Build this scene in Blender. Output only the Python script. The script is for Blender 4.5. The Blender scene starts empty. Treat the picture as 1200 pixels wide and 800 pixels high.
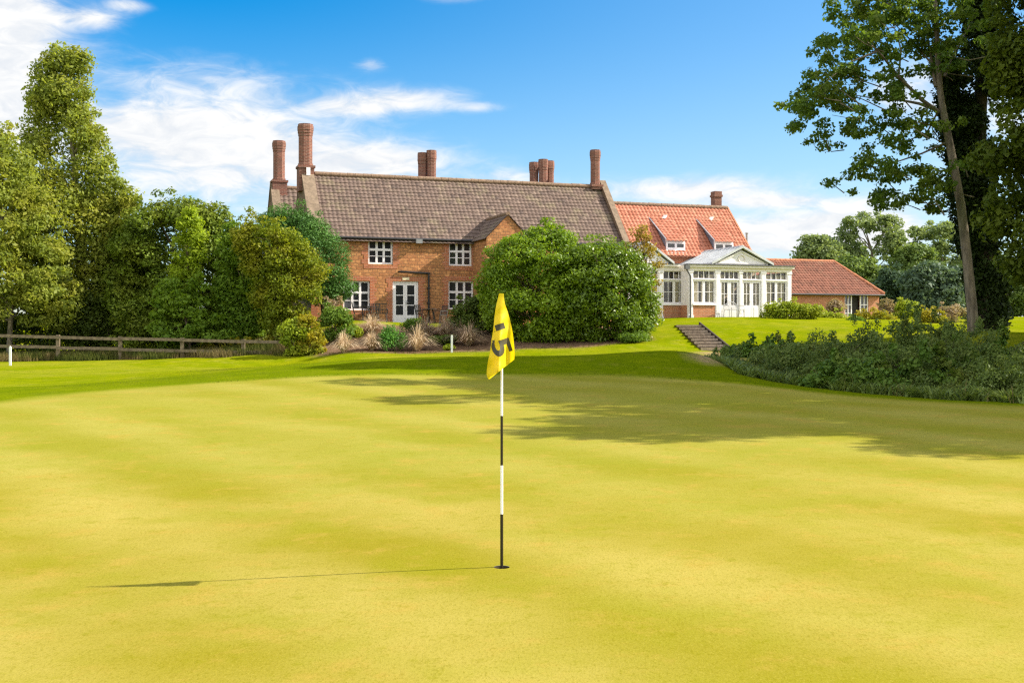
import bpy, bmesh, math, random
import numpy as np
from mathutils import Vector, Matrix

random.seed(7)
RNG = np.random.default_rng(11)
R = math.radians
S = bpy.context.scene
COL = S.collection
F, CX, CY, EZ = 1300.0, 600.0, 385.0, 1.6      # how the survey of the place was measured

# ------------------------------------------------------------------ helpers
def P(px, py, D):
    return np.array([(px - CX) / F * D, D, EZ + (CY - py) / F * D])

def tag(o, label=None, cat=None, group=None, kind=None):
    if label: o['label'] = label
    if cat: o['category'] = cat
    if group: o['group'] = group
    if kind: o['kind'] = kind
    return o

def empty(name, loc=(0, 0, 0), rz=0.0):
    o = bpy.data.objects.new(name, None)
    o.location = [float(v) for v in loc]
    o.rotation_euler = (0, 0, rz)
    COL.objects.link(o)
    return o

def dup(root, loc, rz=0.0):
    r = root.copy(); COL.objects.link(r)
    r.location = [float(v) for v in loc]; r.rotation_euler = (0, 0, rz)
    for ch in list(root.children):
        c = ch.copy(); COL.objects.link(c); c.parent = r
        for g in list(ch.children):
            d = g.copy(); COL.objects.link(d); d.parent = c
    return r

class MB:
    """collects faces; build() links them as one mesh object, UVs in metres by box projection"""
    def __init__(s): s.v = []; s.f = []; s.mi = []; s.rnd = []; s.sm = []
    def add(s, verts, faces, mi=0, rnd=0.5, smooth=False):
        n = len(s.v)
        s.v.extend([tuple(map(float, v)) for v in verts])
        for f in faces:
            s.f.append(tuple(n + i for i in f)); s.mi.append(mi); s.rnd.append(rnd); s.sm.append(smooth)
    def box(s, x0, x1, y0, y1, z0, z1, mi=0, rnd=0.5):
        v = [(x0,y0,z0),(x1,y0,z0),(x1,y1,z0),(x0,y1,z0),(x0,y0,z1),(x1,y0,z1),(x1,y1,z1),(x0,y1,z1)]
        s.add(v, [(0,3,2,1),(4,5,6,7),(0,1,5,4),(1,2,6,5),(2,3,7,6),(3,0,4,7)], mi, rnd)
    def bar(s, a, b, w, h=None, mi=0, rnd=0.5):
        """square bar from a to b"""
        a = Vector(a); b = Vector(b); d = (b - a).normalized(); h = h or w
        up = Vector((0,0,1)) if abs(d.z) < .95 else Vector((0,1,0))
        x = d.cross(up).normalized() * w / 2; y = x.cross(d).normalized() * h / 2
        v = [a-x-y, a+x-y, a+x+y, a-x+y, b-x-y, b+x-y, b+x+y, b-x+y]
        s.add(v, [(0,3,2,1),(4,5,6,7),(0,1,5,4),(1,2,6,5),(2,3,7,6),(3,0,4,7)], mi, rnd)
    def tube(s, pts, rad, seg=8, mi=0, cap=True, rnd=0.5):
        pts = [Vector(p) for p in pts]
        if not hasattr(rad, '__len__'): rad = [rad] * len(pts)
        rings = []; prev = None
        for i, p in enumerate(pts):
            d = (pts[min(i+1, len(pts)-1)] - pts[max(i-1, 0)]).normalized()
            if prev is None:
                prev = d.cross(Vector((0.3,1,0.1)) if abs(d.y) < .9 else Vector((1,0,0))).normalized()
            x = (prev - d * prev.dot(d)).normalized(); prev = x; y = d.cross(x)
            rings.append([p + (x*math.cos(2*math.pi*k/seg) + y*math.sin(2*math.pi*k/seg))*rad[i] for k in range(seg)])
        v = [q for r in rings for q in r]; f = []
        for i in range(len(pts)-1):
            for k in range(seg):
                k2 = (k+1) % seg
                f.append((i*seg+k, i*seg+k2, (i+1)*seg+k2, (i+1)*seg+k))
        s.add(v, f, mi, rnd, True)
        if cap:
            n = len(pts)-1
            s.add(rings[0], [tuple(range(seg-1,-1,-1))], mi, rnd); s.add(rings[n], [tuple(range(seg))], mi, rnd)
    def prism(s, prof, a, b, axis='y', mi=0, rnd=0.5):
        """profile (p,q) swept along axis from a to b; p,q are x,z for y; y,z for x; x,y for z"""
        mk = {'y': lambda p,q,t:(p,t,q), 'x': lambda p,q,t:(t,p,q), 'z': lambda p,q,t:(p,q,t)}[axis]
        n = len(prof)
        v = [mk(p,q,a) for p,q in prof] + [mk(p,q,b) for p,q in prof]
        s.add(v, [tuple(range(n)), tuple(range(2*n-1, n-1, -1))] + [(i, n+i, n+(i+1)%n, (i+1)%n) for i in range(n)], mi, rnd)
    def build(s, name, mats, parent=None, uv=True):
        me = bpy.data.meshes.new(name)
        me.from_pydata(s.v, [], s.f)
        for m in (mats if isinstance(mats, (list, tuple)) else [mats]): me.materials.append(m)
        n = len(s.f)
        me.polygons.foreach_set('material_index', s.mi)
        me.polygons.foreach_set('use_smooth', s.sm)
        at = me.attributes.new('rnd', 'FLOAT', 'FACE'); at.data.foreach_set('value', s.rnd)
        bm = bmesh.new(); bm.from_mesh(me); bmesh.ops.recalc_face_normals(bm, faces=bm.faces); bm.to_mesh(me); bm.free()
        if uv:
            u = me.uv_layers.new(name='UVMap')
            for p in me.polygons:
                nn = p.normal; ax = max(range(3), key=lambda i: abs(nn[i]))
                for li in p.loop_indices:
                    c = me.vertices[me.loops[li].vertex_index].co
                    u.data[li].uv = (c.x, c.y) if ax == 2 else ((c.x, c.z) if ax == 1 else (c.y, c.z))
        o = bpy.data.objects.new(name, me); COL.objects.link(o)
        if parent: o.parent = parent
        return o

def fast_mesh(name, verts, nper, mats, rnd=None, parent=None, smooth=False):
    """verts (N*nper,3): N separate polygons of nper corners"""
    N = len(verts) // nper
    me = bpy.data.meshes.new(name)
    me.vertices.add(len(verts)); me.vertices.foreach_set('co', np.asarray(verts, np.float32).ravel())
    me.loops.add(len(verts)); me.loops.foreach_set('vertex_index', np.arange(len(verts), dtype=np.int32))
    me.polygons.add(N); me.polygons.foreach_set('loop_start', np.arange(0, len(verts), nper, dtype=np.int32))
    me.update(calc_edges=True)
    if rnd is not None:
        at = me.attributes.new('rnd', 'FLOAT', 'FACE'); at.data.foreach_set('value', np.asarray(rnd, np.float32))
    for m in (mats if isinstance(mats, (list, tuple)) else [mats]): me.materials.append(m)
    o = bpy.data.objects.new(name, me); COL.objects.link(o)
    if parent: o.parent = parent
    return o

# ------------------------------------------------------------------ materials
class NT:
    def __init__(s, tree): s.t = tree; s.n = tree.nodes; s.l = tree.links
    def new(s, typ, **kw):
        n = s.n.new(typ)
        for k, v in kw.items(): setattr(n, k, v)
        return n
    def put(s, sock, v):
        if isinstance(v, bpy.types.NodeSocket): s.l.new(v, sock)
        else: sock.default_value = v
    def math(s, op, a, b=0.0, c=None, clamp=False):
        n = s.new('ShaderNodeMath', operation=op, use_clamp=clamp)
        s.put(n.inputs[0], a); s.put(n.inputs[1], b)
        if c is not None: s.put(n.inputs[2], c)
        return n.outputs[0]
    def mix(s, fac, a, b, blend='MIX'):
        n = s.new('ShaderNodeMix', data_type='RGBA', blend_type=blend)
        s.put(n.inputs[0], fac)
        s.put(n.inputs[6], a if isinstance(a, bpy.types.NodeSocket) else (*a[:3], 1))
        s.put(n.inputs[7], b if isinstance(b, bpy.types.NodeSocket) else (*b[:3], 1))
        return n.outputs[2]
    def noise(s, vec, scale, detail=3, rough=.55, dist=0.0):
        n = s.new('ShaderNodeTexNoise')
        if vec is not None: s.l.new(vec, n.inputs['Vector'])
        n.inputs['Scale'].default_value = scale; n.inputs['Detail'].default_value = detail
        n.inputs['Roughness'].default_value = rough; n.inputs['Distortion'].default_value = dist
        return n.outputs['Fac']
    def ramp(s, fac, a, b):
        n = s.new('ShaderNodeMapRange', interpolation_type='SMOOTHSTEP', clamp=True)
        s.put(n.inputs[0], fac); n.inputs[1].default_value = a; n.inputs[2].default_value = b
        return n.outputs[0]
    def mapping(s, vec, scale=(1,1,1), rot=(0,0,0)):
        n = s.new('ShaderNodeMapping'); s.l.new(vec, n.inputs[0])
        n.inputs['Scale'].default_value = scale; n.inputs['Rotation'].default_value = rot
        return n.outputs[0]
    def attr(s, name): return s.new('ShaderNodeAttribute', attribute_name=name).outputs['Fac']
    def bump(s, h, strength, dist=.02):
        n = s.new('ShaderNodeBump'); s.put(n.inputs['Height'], h)
        n.inputs['Strength'].default_value = strength; n.inputs['Distance'].default_value = dist
        return n.outputs[0]

def newmat(name):
    m = bpy.data.materials.new(name); m.use_nodes = True
    t = NT(m.node_tree); b = t.n['Principled BSDF']
    return m, t, b

def plain(name, c, rough=.6, var=.12, scale=6.0, spec=.4, metal=0.0, bump=0.0, dirt=None):
    m, t, b = newmat(name)
    co = t.new('ShaderNodeTexCoord').outputs['Object']
    nz = t.noise(co, scale, 5, .6)
    lo = [v*(1-var) for v in c]; hi = [min(1, v*(1+var)) for v in c]
    colr = t.mix(t.ramp(nz, .3, .7), lo, hi)
    if dirt:
        colr = t.mix(t.math('MULTIPLY', t.ramp(t.noise(co, scale*.35, 6, .7), .5, .75), dirt[3]), colr, dirt[:3])
    t.put(b.inputs['Base Color'], colr)
    b.inputs['Roughness'].default_value = rough; b.inputs['Metallic'].default_value = metal
    b.inputs['Specular IOR Level'].default_value = spec
    if bump: t.put(b.inputs['Normal'], t.bump(t.noise(co, scale*8, 3), bump))
    return m

def brick(name, c1, c2, mortar, w=.225, h=.075, ms=.012, weather=(.2,.12,.07), wamt=.5, irregular=0.0, speck=.3):
    m, t, b = newmat(name)
    uv = t.new('ShaderNodeTexCoord').outputs['UV']
    vec = uv
    if irregular:
        nn = t.new('ShaderNodeTexNoise'); t.l.new(uv, nn.inputs['Vector']); nn.inputs['Scale'].default_value = 2.2; nn.inputs['Detail'].default_value = 3
        off = t.new('ShaderNodeVectorMath', operation='MULTIPLY_ADD'); t.l.new(nn.outputs['Color'], off.inputs[0])
        off.inputs[1].default_value = (irregular, irregular, 0); t.l.new(uv, off.inputs[2]); vec = off.outputs[0]
    br = t.new('ShaderNodeTexBrick'); t.l.new(vec, br.inputs['Vector'])
    br.inputs['Color1'].default_value = (*c1, 1); br.inputs['Color2'].default_value = (*c2, 1); br.inputs['Mortar'].default_value = (*mortar, 1)
    br.inputs['Scale'].default_value = 1.0; br.inputs['Brick Width'].default_value = w; br.inputs['Row Height'].default_value = h
    br.inputs['Mortar Size'].default_value = ms; br.inputs['Mortar Smooth'].default_value = .3; br.inputs['Bias'].default_value = 0
    c = br.outputs['Color']
    c = t.mix(t.math('MULTIPLY', t.ramp(t.noise(uv, 1.1, 6, .65), .42, .72), wamt), c, weather)
    sp = t.noise(uv, 9.0, 4, .7)
    c = t.mix(t.math('MULTIPLY', t.ramp(sp, .5, .72), speck), c, tuple(v*.45 for v in c1))
    c = t.mix(t.math('MULTIPLY', t.ramp(t.noise(uv, 3.3, 3, .6), .52, .75), speck*.8), c, tuple(min(1, v*1.5) for v in c1))
    t.put(b.inputs['Base Color'], c); b.inputs['Roughness'].default_value = .9; b.inputs['Specular IOR Level'].default_value = .15
    hgt = t.math('ADD', t.math('MULTIPLY', br.outputs['Fac'], -1.0), t.math('MULTIPLY', sp, .6))
    t.put(b.inputs['Normal'], t.bump(hgt, .6, .012))
    return m

LEAFK = (1.62, 1.72, .85)
def leafmat(name, c1, c2, c3=None, amt3=.0, trans=.35, rough=.55, spec=.18):
    m, t, b = newmat(name)
    c1, c2 = [tuple(x*k for x, k in zip(c, LEAFK if 'grass' not in name and 'pink' not in name else (1, 1, 1))) for c in (c1, c2)]
    if c3 and 'grass' not in name: c3 = tuple(x*k for x, k in zip(c3, LEAFK))
    r = t.attr('rnd')
    c = t.mix(r, c1, c2)
    if c3:
        co = t.new('ShaderNodeTexCoord').outputs['Object']
        c = t.mix(t.math('MULTIPLY', t.ramp(t.noise(co, .8, 3), .45, .62), amt3), c, c3)
    t.put(b.inputs['Base Color'], c); b.inputs['Roughness'].default_value = rough; b.inputs['Specular IOR Level'].default_value = spec
    tr = t.new('ShaderNodeBsdfTranslucent')
    t.put(tr.inputs[0], t.mix(.6, c, tuple(min(1, x*k) for x, k in zip(c2, (1.5, 1.5, .6) if 'grass' not in name else (1, .95, .85)))))
    mx = t.new('ShaderNodeMixShader'); mx.inputs[0].default_value = min(.6, trans*1.25)
    t.l.new(b.outputs[0], mx.inputs[1]); t.l.new(tr.outputs[0], mx.inputs[2])
    t.l.new(mx.outputs[0], t.n['Material Output'].inputs['Surface'])
    return m

def barkmat(name, c, sc=6):
    m, t, b = newmat(name)
    co = t.mapping(t.new('ShaderNodeTexCoord').outputs['Object'], (1, 1, .22))
    nz = t.noise(co, sc, 6, .7)
    col = t.mix(t.ramp(nz, .35, .65), tuple(v*.55 for v in c), tuple(v*1.3 for v in c))
    col = t.mix(t.math('MULTIPLY', t.ramp(t.noise(co, sc*.3, 4), .5, .7), .5), col, (c[0]*.8, c[1]*1.1, c[2]*.6))
    t.put(b.inputs['Base Color'], col); b.inputs['Roughness'].default_value = .95; b.inputs['Specular IOR Level'].default_value = .1
    t.put(b.inputs['Normal'], t.bump(nz, .8, .03))
    return m

def tilemat(name, cols, moss=None, mamt=.3):
    m, t, b = newmat(name)
    r = t.attr('rnd')
    co = t.new('ShaderNodeTexCoord').outputs['Object']
    cr = t.new('ShaderNodeValToRGB'); t.l.new(r, cr.inputs[0])
    el = cr.color_ramp.elements
    el[0].position = 0; el[0].color = (*cols[0], 1); el[1].position = 1; el[1].color = (*cols[-1], 1)
    for i, c in enumerate(cols[1:-1]):
        e = el.new((i+1)/(len(cols)-1)); e.color = (*c, 1)
    c = cr.outputs[0]
    c = t.mix(t.math('MULTIPLY', t.ramp(t.noise(co, 14, 5, .7), .4, .75), .35), c, tuple(v*.5 for v in cols[0]))
    if moss: c = t.mix(t.math('MULTIPLY', t.ramp(t.noise(co, 1.0, 6, .7), .5, .68), mamt), c, moss)
    t.put(b.inputs['Base Color'], c); b.inputs['Roughness'].default_value = .8; b.inputs['Specular IOR Level'].default_value = .25
    t.put(b.inputs['Normal'], t.bump(t.noise(co, 30, 4), .3, .01))
    return m

M = {}
M['ironstone'] = brick('ironstone', (.52,.25,.10), (.34,.145,.06), (.24,.13,.065), .24, .155, .020, (.40,.145,.07), .40, .22, .85)
M['redbrick'] = brick('red_brick', (.46,.15,.065), (.36,.105,.05), (.46,.30,.20), .225, .075, .010, (.26,.11,.06), .4, .02, .3)
M['chimbrick'] = brick('chimney_brick', (.235,.092,.064), (.15,.062,.048), (.30,.21,.16), .225, .075, .010, (.13,.07,.05), .55, .02, .35)
M['orangebrick'] = brick('orange_brick', (.50,.20,.10), (.40,.145,.07), (.50,.34,.24), .225, .075, .010, (.30,.14,.09), .35, .02, .25)
M['gablebrick'] = brick('gable_stone', (.20,.125,.075), (.14,.085,.055), (.24,.17,.115), .30, .13, .018, (.15,.10,.06), .5, .08, .4)
M['coping'] = plain('coping_stone', (.205,.15,.105), .9, .25, 5, .2, bump=.3, dirt=(.16,.12,.07,.6))
M['white'] = plain('white_paint', (.82,.775,.785), .45, .04, 4, .4, dirt=(.64,.60,.56,.3))
M['cream'] = plain('cream_paint', (.78,.71,.64), .5, .05, 4, .4, dirt=(.6,.54,.42,.4))
M['lead'] = plain('lead_sheet', (.42,.44,.46), .5, .18, 3, .5, bump=.1, dirt=(.28,.29,.30,.6))
M['midlead'] = plain('mid_lead', (.27,.27,.29), .6, .2, 4)
M['darklead'] = plain('dark_lead', (.17,.18,.22), .5, .2, 4)
M['zinc'] = plain('grey_sheet_roof', (.50,.51,.52), .45, .12, 2.5, .5, dirt=(.36,.36,.36,.5))
M['darkmetal'] = plain('dark_metal', (.035,.033,.035), .5, .3, 20, .5)
M['greymetal'] = plain('grey_metal', (.33,.33,.35), .4, .2, 20, .5)
M['pipe'] = plain('black_iron_pipe', (.02,.018,.02), .45, .3, 8, .5)
M['gutter'] = plain('grey_gutter', (.10,.10,.105), .5, .3, 8, .5)
M['mainroof'] = tilemat('brown_pantiles', [(.092,.064,.053),(.122,.083,.066),(.155,.106,.083),(.137,.095,.077),(.195,.138,.108)], (.21,.175,.10), .5)
M['redroof'] = tilemat('orange_pantiles', [(.34,.115,.066),(.42,.15,.088),(.48,.19,.12),(.39,.135,.078)], (.36,.22,.13), .45)
M['outroof'] = tilemat('rust_pantiles', [(.15,.062,.040),(.20,.080,.050),(.26,.105,.066),(.18,.075,.048)], (.17,.12,.075), .45)
M['ridge'] = plain('ridge_tile_mortar', (.21,.14,.095), .9, .3, 8, .2, bump=.3)
M['redridge'] = plain('red_ridge_tile', (.42,.17,.09), .85, .3, 8, .2, bump=.3)
M['wood_step'] = plain('weathered_step', (.30,.215,.145), .9, .3, 9, .2, bump=.4)
M['soil_step'] = plain('step_earth', (.13,.085,.05), .95, .3, 9, .1, bump=.4)
M['nosing'] = plain('step_nosing', (.46,.36,.27), .9, .25, 9, .2, bump=.3)
M['fence'] = plain('weathered_fence', (.19,.145,.095), .9, .35, 7, .2, bump=.5, dirt=(.12,.13,.05,.6))
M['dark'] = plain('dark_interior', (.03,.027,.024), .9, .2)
M['carpet'] = plain('room_floor', (.16,.10,.06), .9, .2)
M['roomwall'] = plain('room_wall', (.42,.33,.22), .9, .05)
M['curtain'] = plain('cream_curtain', (.74,.64,.47), .9, .12, 5)
M['stake'] = plain('white_stake_paint', (.82,.82,.80), .4, .04)
M['flag'] = None

m, t, b = newmat('yellow_nylon')                       # flag cloth
co = t.new('ShaderNodeTexCoord').outputs['Object']
yc = t.mix(t.noise(co, 30, 3), (.80,.58,.002), (.86,.66,.004))
t.put(b.inputs['Base Color'], yc); b.inputs['Roughness'].default_value = .55
tr = t.new('ShaderNodeBsdfTranslucent'); tr.inputs[0].default_value = (.86,.66,.004,1)
mx = t.new('ShaderNodeMixShader'); mx.inputs[0].default_value = .45
t.l.new(b.outputs[0], mx.inputs[1]); t.l.new(tr.outputs[0], mx.inputs[2]); t.l.new(mx.outputs[0], t.n['Material Output'].inputs[0])
t.put(b.inputs['Normal'], t.bump(t.noise(co, 18, 3), .25, .02))
M['flag'] = m
M['ink'] = plain('black_print', (.045,.038,.015), .6, .1)
M['polewhite'] = plain('pole_white', (.82,.82,.80), .35, .03)
M['poleblack'] = plain('pole_black', (.018,.013,.008), .35, .2)
M['cup'] = plain('cup_liner', (.05,.035,.015), .6, .2)

m, t, b = newmat('window_glass_dark')                 # panes with an unlit room right behind
b.inputs['Base Color'].default_value = (.03,.03,.034,1); b.inputs['Roughness'].default_value = .04; b.inputs['Specular IOR Level'].default_value = .5
t.put(b.inputs['Normal'], t.bump(t.noise(t.new('ShaderNodeTexCoord').outputs['Object'], 2.5, 2), .08, .05))
M['glass'] = m
m, t, b = newmat('clear_glass')
tp = t.new('ShaderNodeBsdfTransparent'); gl = t.new('ShaderNodeBsdfGlossy'); gl.inputs['Roughness'].default_value = .03
fr = t.new('ShaderNodeFresnel'); fr.inputs[0].default_value = 1.5
mx = t.new('ShaderNodeMixShader'); t.l.new(fr.outputs[0], mx.inputs[0]); t.l.new(tp.outputs[0], mx.inputs[1]); t.l.new(gl.outputs[0], mx.inputs[2])
t.l.new(mx.outputs[0], t.n['Material Output'].inputs[0])
M['clear'] = m

# foliage
M['poplar'] = leafmat('poplar_leaf', (.085,.108,.036), (.185,.195,.066), (.21,.175,.04), .5, .4)
M['ever'] = leafmat('evergreen_leaf', (.048,.070,.014), (.105,.135,.024), (.15,.125,.024), .25, .2)
M['lime'] = leafmat('lime_leaf', (.10,.14,.018), (.20,.235,.03), None, 0, .4)
M['maple'] = leafmat('maple_leaf', (.045,.085,.016), (.12,.165,.03), None, 0, .35)
M['gold'] = leafmat('gold_leaf', (.070,.095,.014), (.150,.160,.022), (.19,.14,.02), .45, .35)
M['conifer'] = leafmat('conifer_spray', (.025,.065,.026), (.065,.125,.045), None, 0, .15)
M['conbright'] = leafmat('conifer_bright', (.05,.12,.02), (.09,.18,.03), None, 0, .2)
M['camellia'] = leafmat('camellia_leaf', (.060,.105,.010), (.15,.20,.020), None, 0, .3, .45, .35)
M['camellia2'] = leafmat('camellia_leaf_dark', (.048,.082,.010), (.12,.165,.020), None, 0, .28, .4, .45)
M['wispy'] = leafmat('wispy_leaf', (.13,.10,.03), (.22,.17,.05), (.22,.10,.05), .6, .3)
M['syc'] = leafmat('sycamore_leaf', (.032,.062,.018), (.078,.112,.030), (.12,.11,.02), .3, .35)
M['ivy'] = leafmat('ivy_leaf', (.010,.017,.006), (.022,.034,.011), None, 0, .08, .6, .15)
M['oak'] = leafmat('oak_leaf', (.035,.052,.010), (.085,.10,.018), None, 0, .3)
M['bramble'] = leafmat('bramble_leaf', (.042,.058,.024), (.095,.122,.052), (.12,.115,.05), .5, .25)
M['bramble2'] = leafmat('bramble_leaf_pale', (.056,.076,.036), (.12,.145,.066), None, 0, .25)
M['nettle'] = leafmat('nettle_leaf', (.040,.075,.018), (.085,.125,.035), (.13,.11,.045), .6, .25)
M['far1'] = leafmat('far_leaf_pale', (.085,.110,.085), (.145,.170,.125), None, 0, .35)  # far leaves: distance haze put into the colour, paler and bluer
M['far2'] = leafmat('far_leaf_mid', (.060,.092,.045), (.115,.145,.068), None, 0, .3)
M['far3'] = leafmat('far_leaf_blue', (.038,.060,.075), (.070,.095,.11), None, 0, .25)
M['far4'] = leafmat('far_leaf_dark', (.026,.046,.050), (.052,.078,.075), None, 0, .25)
M['hedge'] = leafmat('hedge_leaf', (.10,.14,.02), (.20,.22,.03), (.22,.19,.03), .4, .3)
M['shrub'] = leafmat('shrub_leaf', (.04,.075,.018), (.10,.145,.03), None, 0, .25)
M['shrubdark'] = leafmat('shrub_leaf_dark', (.03,.045,.014), (.075,.095,.026), None, 0, .2)
M['shrubyellow'] = leafmat('shrub_leaf_yellow', (.12,.115,.018), (.25,.19,.02), (.10,.13,.02), .8, .3)
M['shrubemerald'] = leafmat('shrub_leaf_emerald', (.03,.085,.028), (.075,.16,.05), None, 0, .25)
M['pinkshrub'] = leafmat('shrub_leaf_pink', (.22,.17,.10), (.38,.28,.19), (.16,.17,.06), .6, .3)
M['tan'] = leafmat('tan_grass', (.46,.33,.19), (.72,.57,.39), None, 0, .2, .7, .2)
M['tanpink'] = leafmat('pinkish_grass', (.38,.26,.165), (.58,.43,.30), (.15,.16,.05), .5, .2, .7, .2)
M['greengrass'] = leafmat('rough_grass_blade', (.07,.095,.002), (.13,.145,.004), (.17,.14,.03), .5, .35, .7, .15)
M['drygrass'] = leafmat('dry_grass_blade', (.05,.075,.012), (.12,.135,.025), (.28,.19,.09), .75, .3, .8, .15)
M['bark'] = barkmat('bark', (.16,.12,.085))
M['barkgrey'] = barkmat('bark_grey', (.24,.20,.145))
M['barksyc'] = barkmat('bark_sycamore', (.19,.155,.115))
M['barkdark'] = barkmat('bark_dark', (.07,.055,.04))

# ------------------------------------------------------------------ ground
PIN = np.array([-0.069, 7.455])
ctrl = []
def cp(px, py, D): ctrl.append(P(px, py, D))
def cw(x, y, z): ctrl.append(np.array([x, y, z], float))
for x in (-6, -3, 0, 3, 6): cw(x, 0, 0); cw(x, -6, 0)
cw(-3, 4.6, -.02); cw(3, 4.6, .0); cw(0, 4.6, 0.0); cw(-.07, 7.455, 0); cw(-2.6, 7.1, -.085); cw(-4.5, 7.2, -.11); cw(3.5, 7.5, .0); cw(7, 8, .0); cw(-8, 8, -.03)
cw(0, 11, .03); cw(5, 12, .05); cw(-6, 13, .05); cw(0, 15, .10); cw(8, 15, .12); cw(-10, 16, .16); cw(0, 20, .22); cw(-4.5, 20, .22); cw(5, 20, .24)
cp(0,475,19); cp(200,453,24); cp(400,442,26); cp(550,440,27); cp(700,442,26.5); cp(850,450,24); cp(1200,479,19)
cp(600,418,33); cp(450,421,33); cp(750,420,33); cp(850,429,31); cp(300,432,32); cp(150,447,30); cp(0,452,30)
cw(0,38,.50); cw(-5,38,.40); cw(4,38,.5)
cp(480,413,47); cp(400,415,46); cp(560,411,47); cp(650,409,47); cp(800,419,41); cp(745,404,47)
cp(355,424,46); cp(214,424,46.5); cp(68,425,47); cp(-40,426,47); cp(-300,426,47)
for px in (-300,-40,100,250,330): cp(px, 415, 56)
cp(383,379.5,54); cp(470,378.5,54.5); cp(560,378,57); cp(430,392,50.5); cp(520,391,51); cp(650,380,57)
cp(680,403,48.3); cp(620,403,48.3); cp(770,380,57); cp(770,397,50)
cp(840,412,47); cp(880,411,47); cp(802,381,54); cp(850,374,58); cp(905,374,59); cp(975,375,60); cp(1020,378,60); cp(930,372,66); cp(1020,371,76); cp(900,372,75); cp(780,373,62)
cp(940,396,50); cp(1000,399,47); cp(1050,399,44)
cp(860,434,31); cp(930,452,27.5); cp(1000,461,25); cp(1100,469,22.8); cp(1200,474.5,21.3); cp(1320,480,20.3)
cp(1100,392,36); cp(1190,390,38); cp(1190,381,60); cp(1100,379,62); cp(1400,395,38); cp(1350,440,27)
cw(-40,20,.2); cw(-40,45,.3); cw(40,20,.5); cw(45,45,1.6); cw(-30,70,2.0); cw(0,75,2.1); cw(40,80,2.4); cw(20,90,2.6); cw(-10,66,2.0)
ctrl = np.array(ctrl)
def _phi(a, b): return np.sqrt(((a[:, None, :2] - b[None, :, :2])**2).sum(2) + 1.5**2)
_A = _phi(ctrl, ctrl); n_ = len(ctrl)
_A = np.block([[_A + 1e-3*np.eye(n_), np.ones((n_, 1))], [np.ones((1, n_)), np.zeros((1, 1))]])
_w = np.linalg.solve(_A, np.concatenate([ctrl[:, 2], [0]]))
def gz(x, y):
    x = np.atleast_1d(np.asarray(x, float)); y = np.atleast_1d(np.asarray(y, float))
    q = np.stack([x, y], 1)
    z = np.concatenate([_phi(q[i:i+4000], ctrl) @ _w[:-1] for i in range(0, len(q), 4000)]) + _w[-1]
    d = np.hypot(x - 4, y - 40); k = np.clip((d - 55) / 45, 0, 1); k = k*k*(3-2*k)
    z = z*(1-k) + (2.4 + .6*np.sin(x*.013)*np.sin(y*.017))*k
    kk = np.clip((np.hypot(x, y) - 150)/600, 0, 1)
    return z - 1.2*kk
def g1(x, y): return float(gz(x, y)[0])
def hit(px, py, d0=4.0, d1=140.0):
    D = np.arange(d0, d1, .1)
    x = (px-CX)/F*D; zr = EZ + (CY-py)/F*D
    dz = zr - gz(x, D)
    i = np.where(dz < 0)[0]
    Dh = D[i[0]] if len(i) else d1
    return np.array([(px-CX)/F*Dh, Dh, g1((px-CX)/F*Dh, Dh)])
def lineup(px, D):
    x = (px-CX)/F*D
    return np.array([x, D, g1(x, D)])

def sdist(px, py, poly):
    """signed distance to polygon (inside positive)"""
    px = np.asarray(px); py = np.asarray(py); best = np.full(px.shape, 1e9); inside = np.zeros(px.shape, bool)
    n = len(poly)
    for i in range(n):
        ax, ay = poly[i]; bx, by = poly[(i+1) % n]
        dx, dy = bx-ax, by-ay; tt = np.clip(((px-ax)*dx + (py-ay)*dy) / (dx*dx+dy*dy+1e-12), 0, 1)
        best = np.minimum(best, np.hypot(px-ax-tt*dx, py-ay-tt*dy))
        c = ((ay > py) != (by > py)) & (px < (bx-ax)*(py-ay)/((by-ay) if by != ay else 1e-12) + ax)
        inside ^= c
    return np.where(inside, best, -best)

def smooth_poly(pts, it=3):
    pts = np.array(pts, float)
    for _ in range(it):
        q = np.roll(pts, -1, 0); pts = np.stack([.75*pts+.25*q, .25*pts+.75*q], 1).reshape(-1, 2)
    return pts
green_pts = [(-8.8,19.0),(-9.0,21.5),(-7.6,24.4),(-5.0,26.2),(-2.2,27.0),(.5,27.2),(3.0,26.6),(4.8,24.6),(7.4,22.0),(9.6,19.6),(13,17),(16,12),(17,3),(12,-6),(0,-9),(-12,-6),(-17,4),(-15,13)]
GREEN = smooth_poly(green_pts)
bed_pts = [hit(368,417)[:2], hit(420,416)[:2], hit(480,414.5)[:2], hit(560,412.5)[:2], hit(650,409)[:2], hit(720,405.5)[:2], hit(762,400)[:2], (6.6,53), (5.0,55.5), (0,55), (-2,53.0), (-6,52.6), (-9.0,52.0), (-9.5,49)]
BED = smooth_poly(bed_pts, 2)
path_pts = [hit(806,428.5)[:2], hit(850,430)[:2], (9.6,43), (9.4,47.2), (7.9,47.2), (7.4,43.4)]
PATH = smooth_poly(path_pts, 2)

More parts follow.
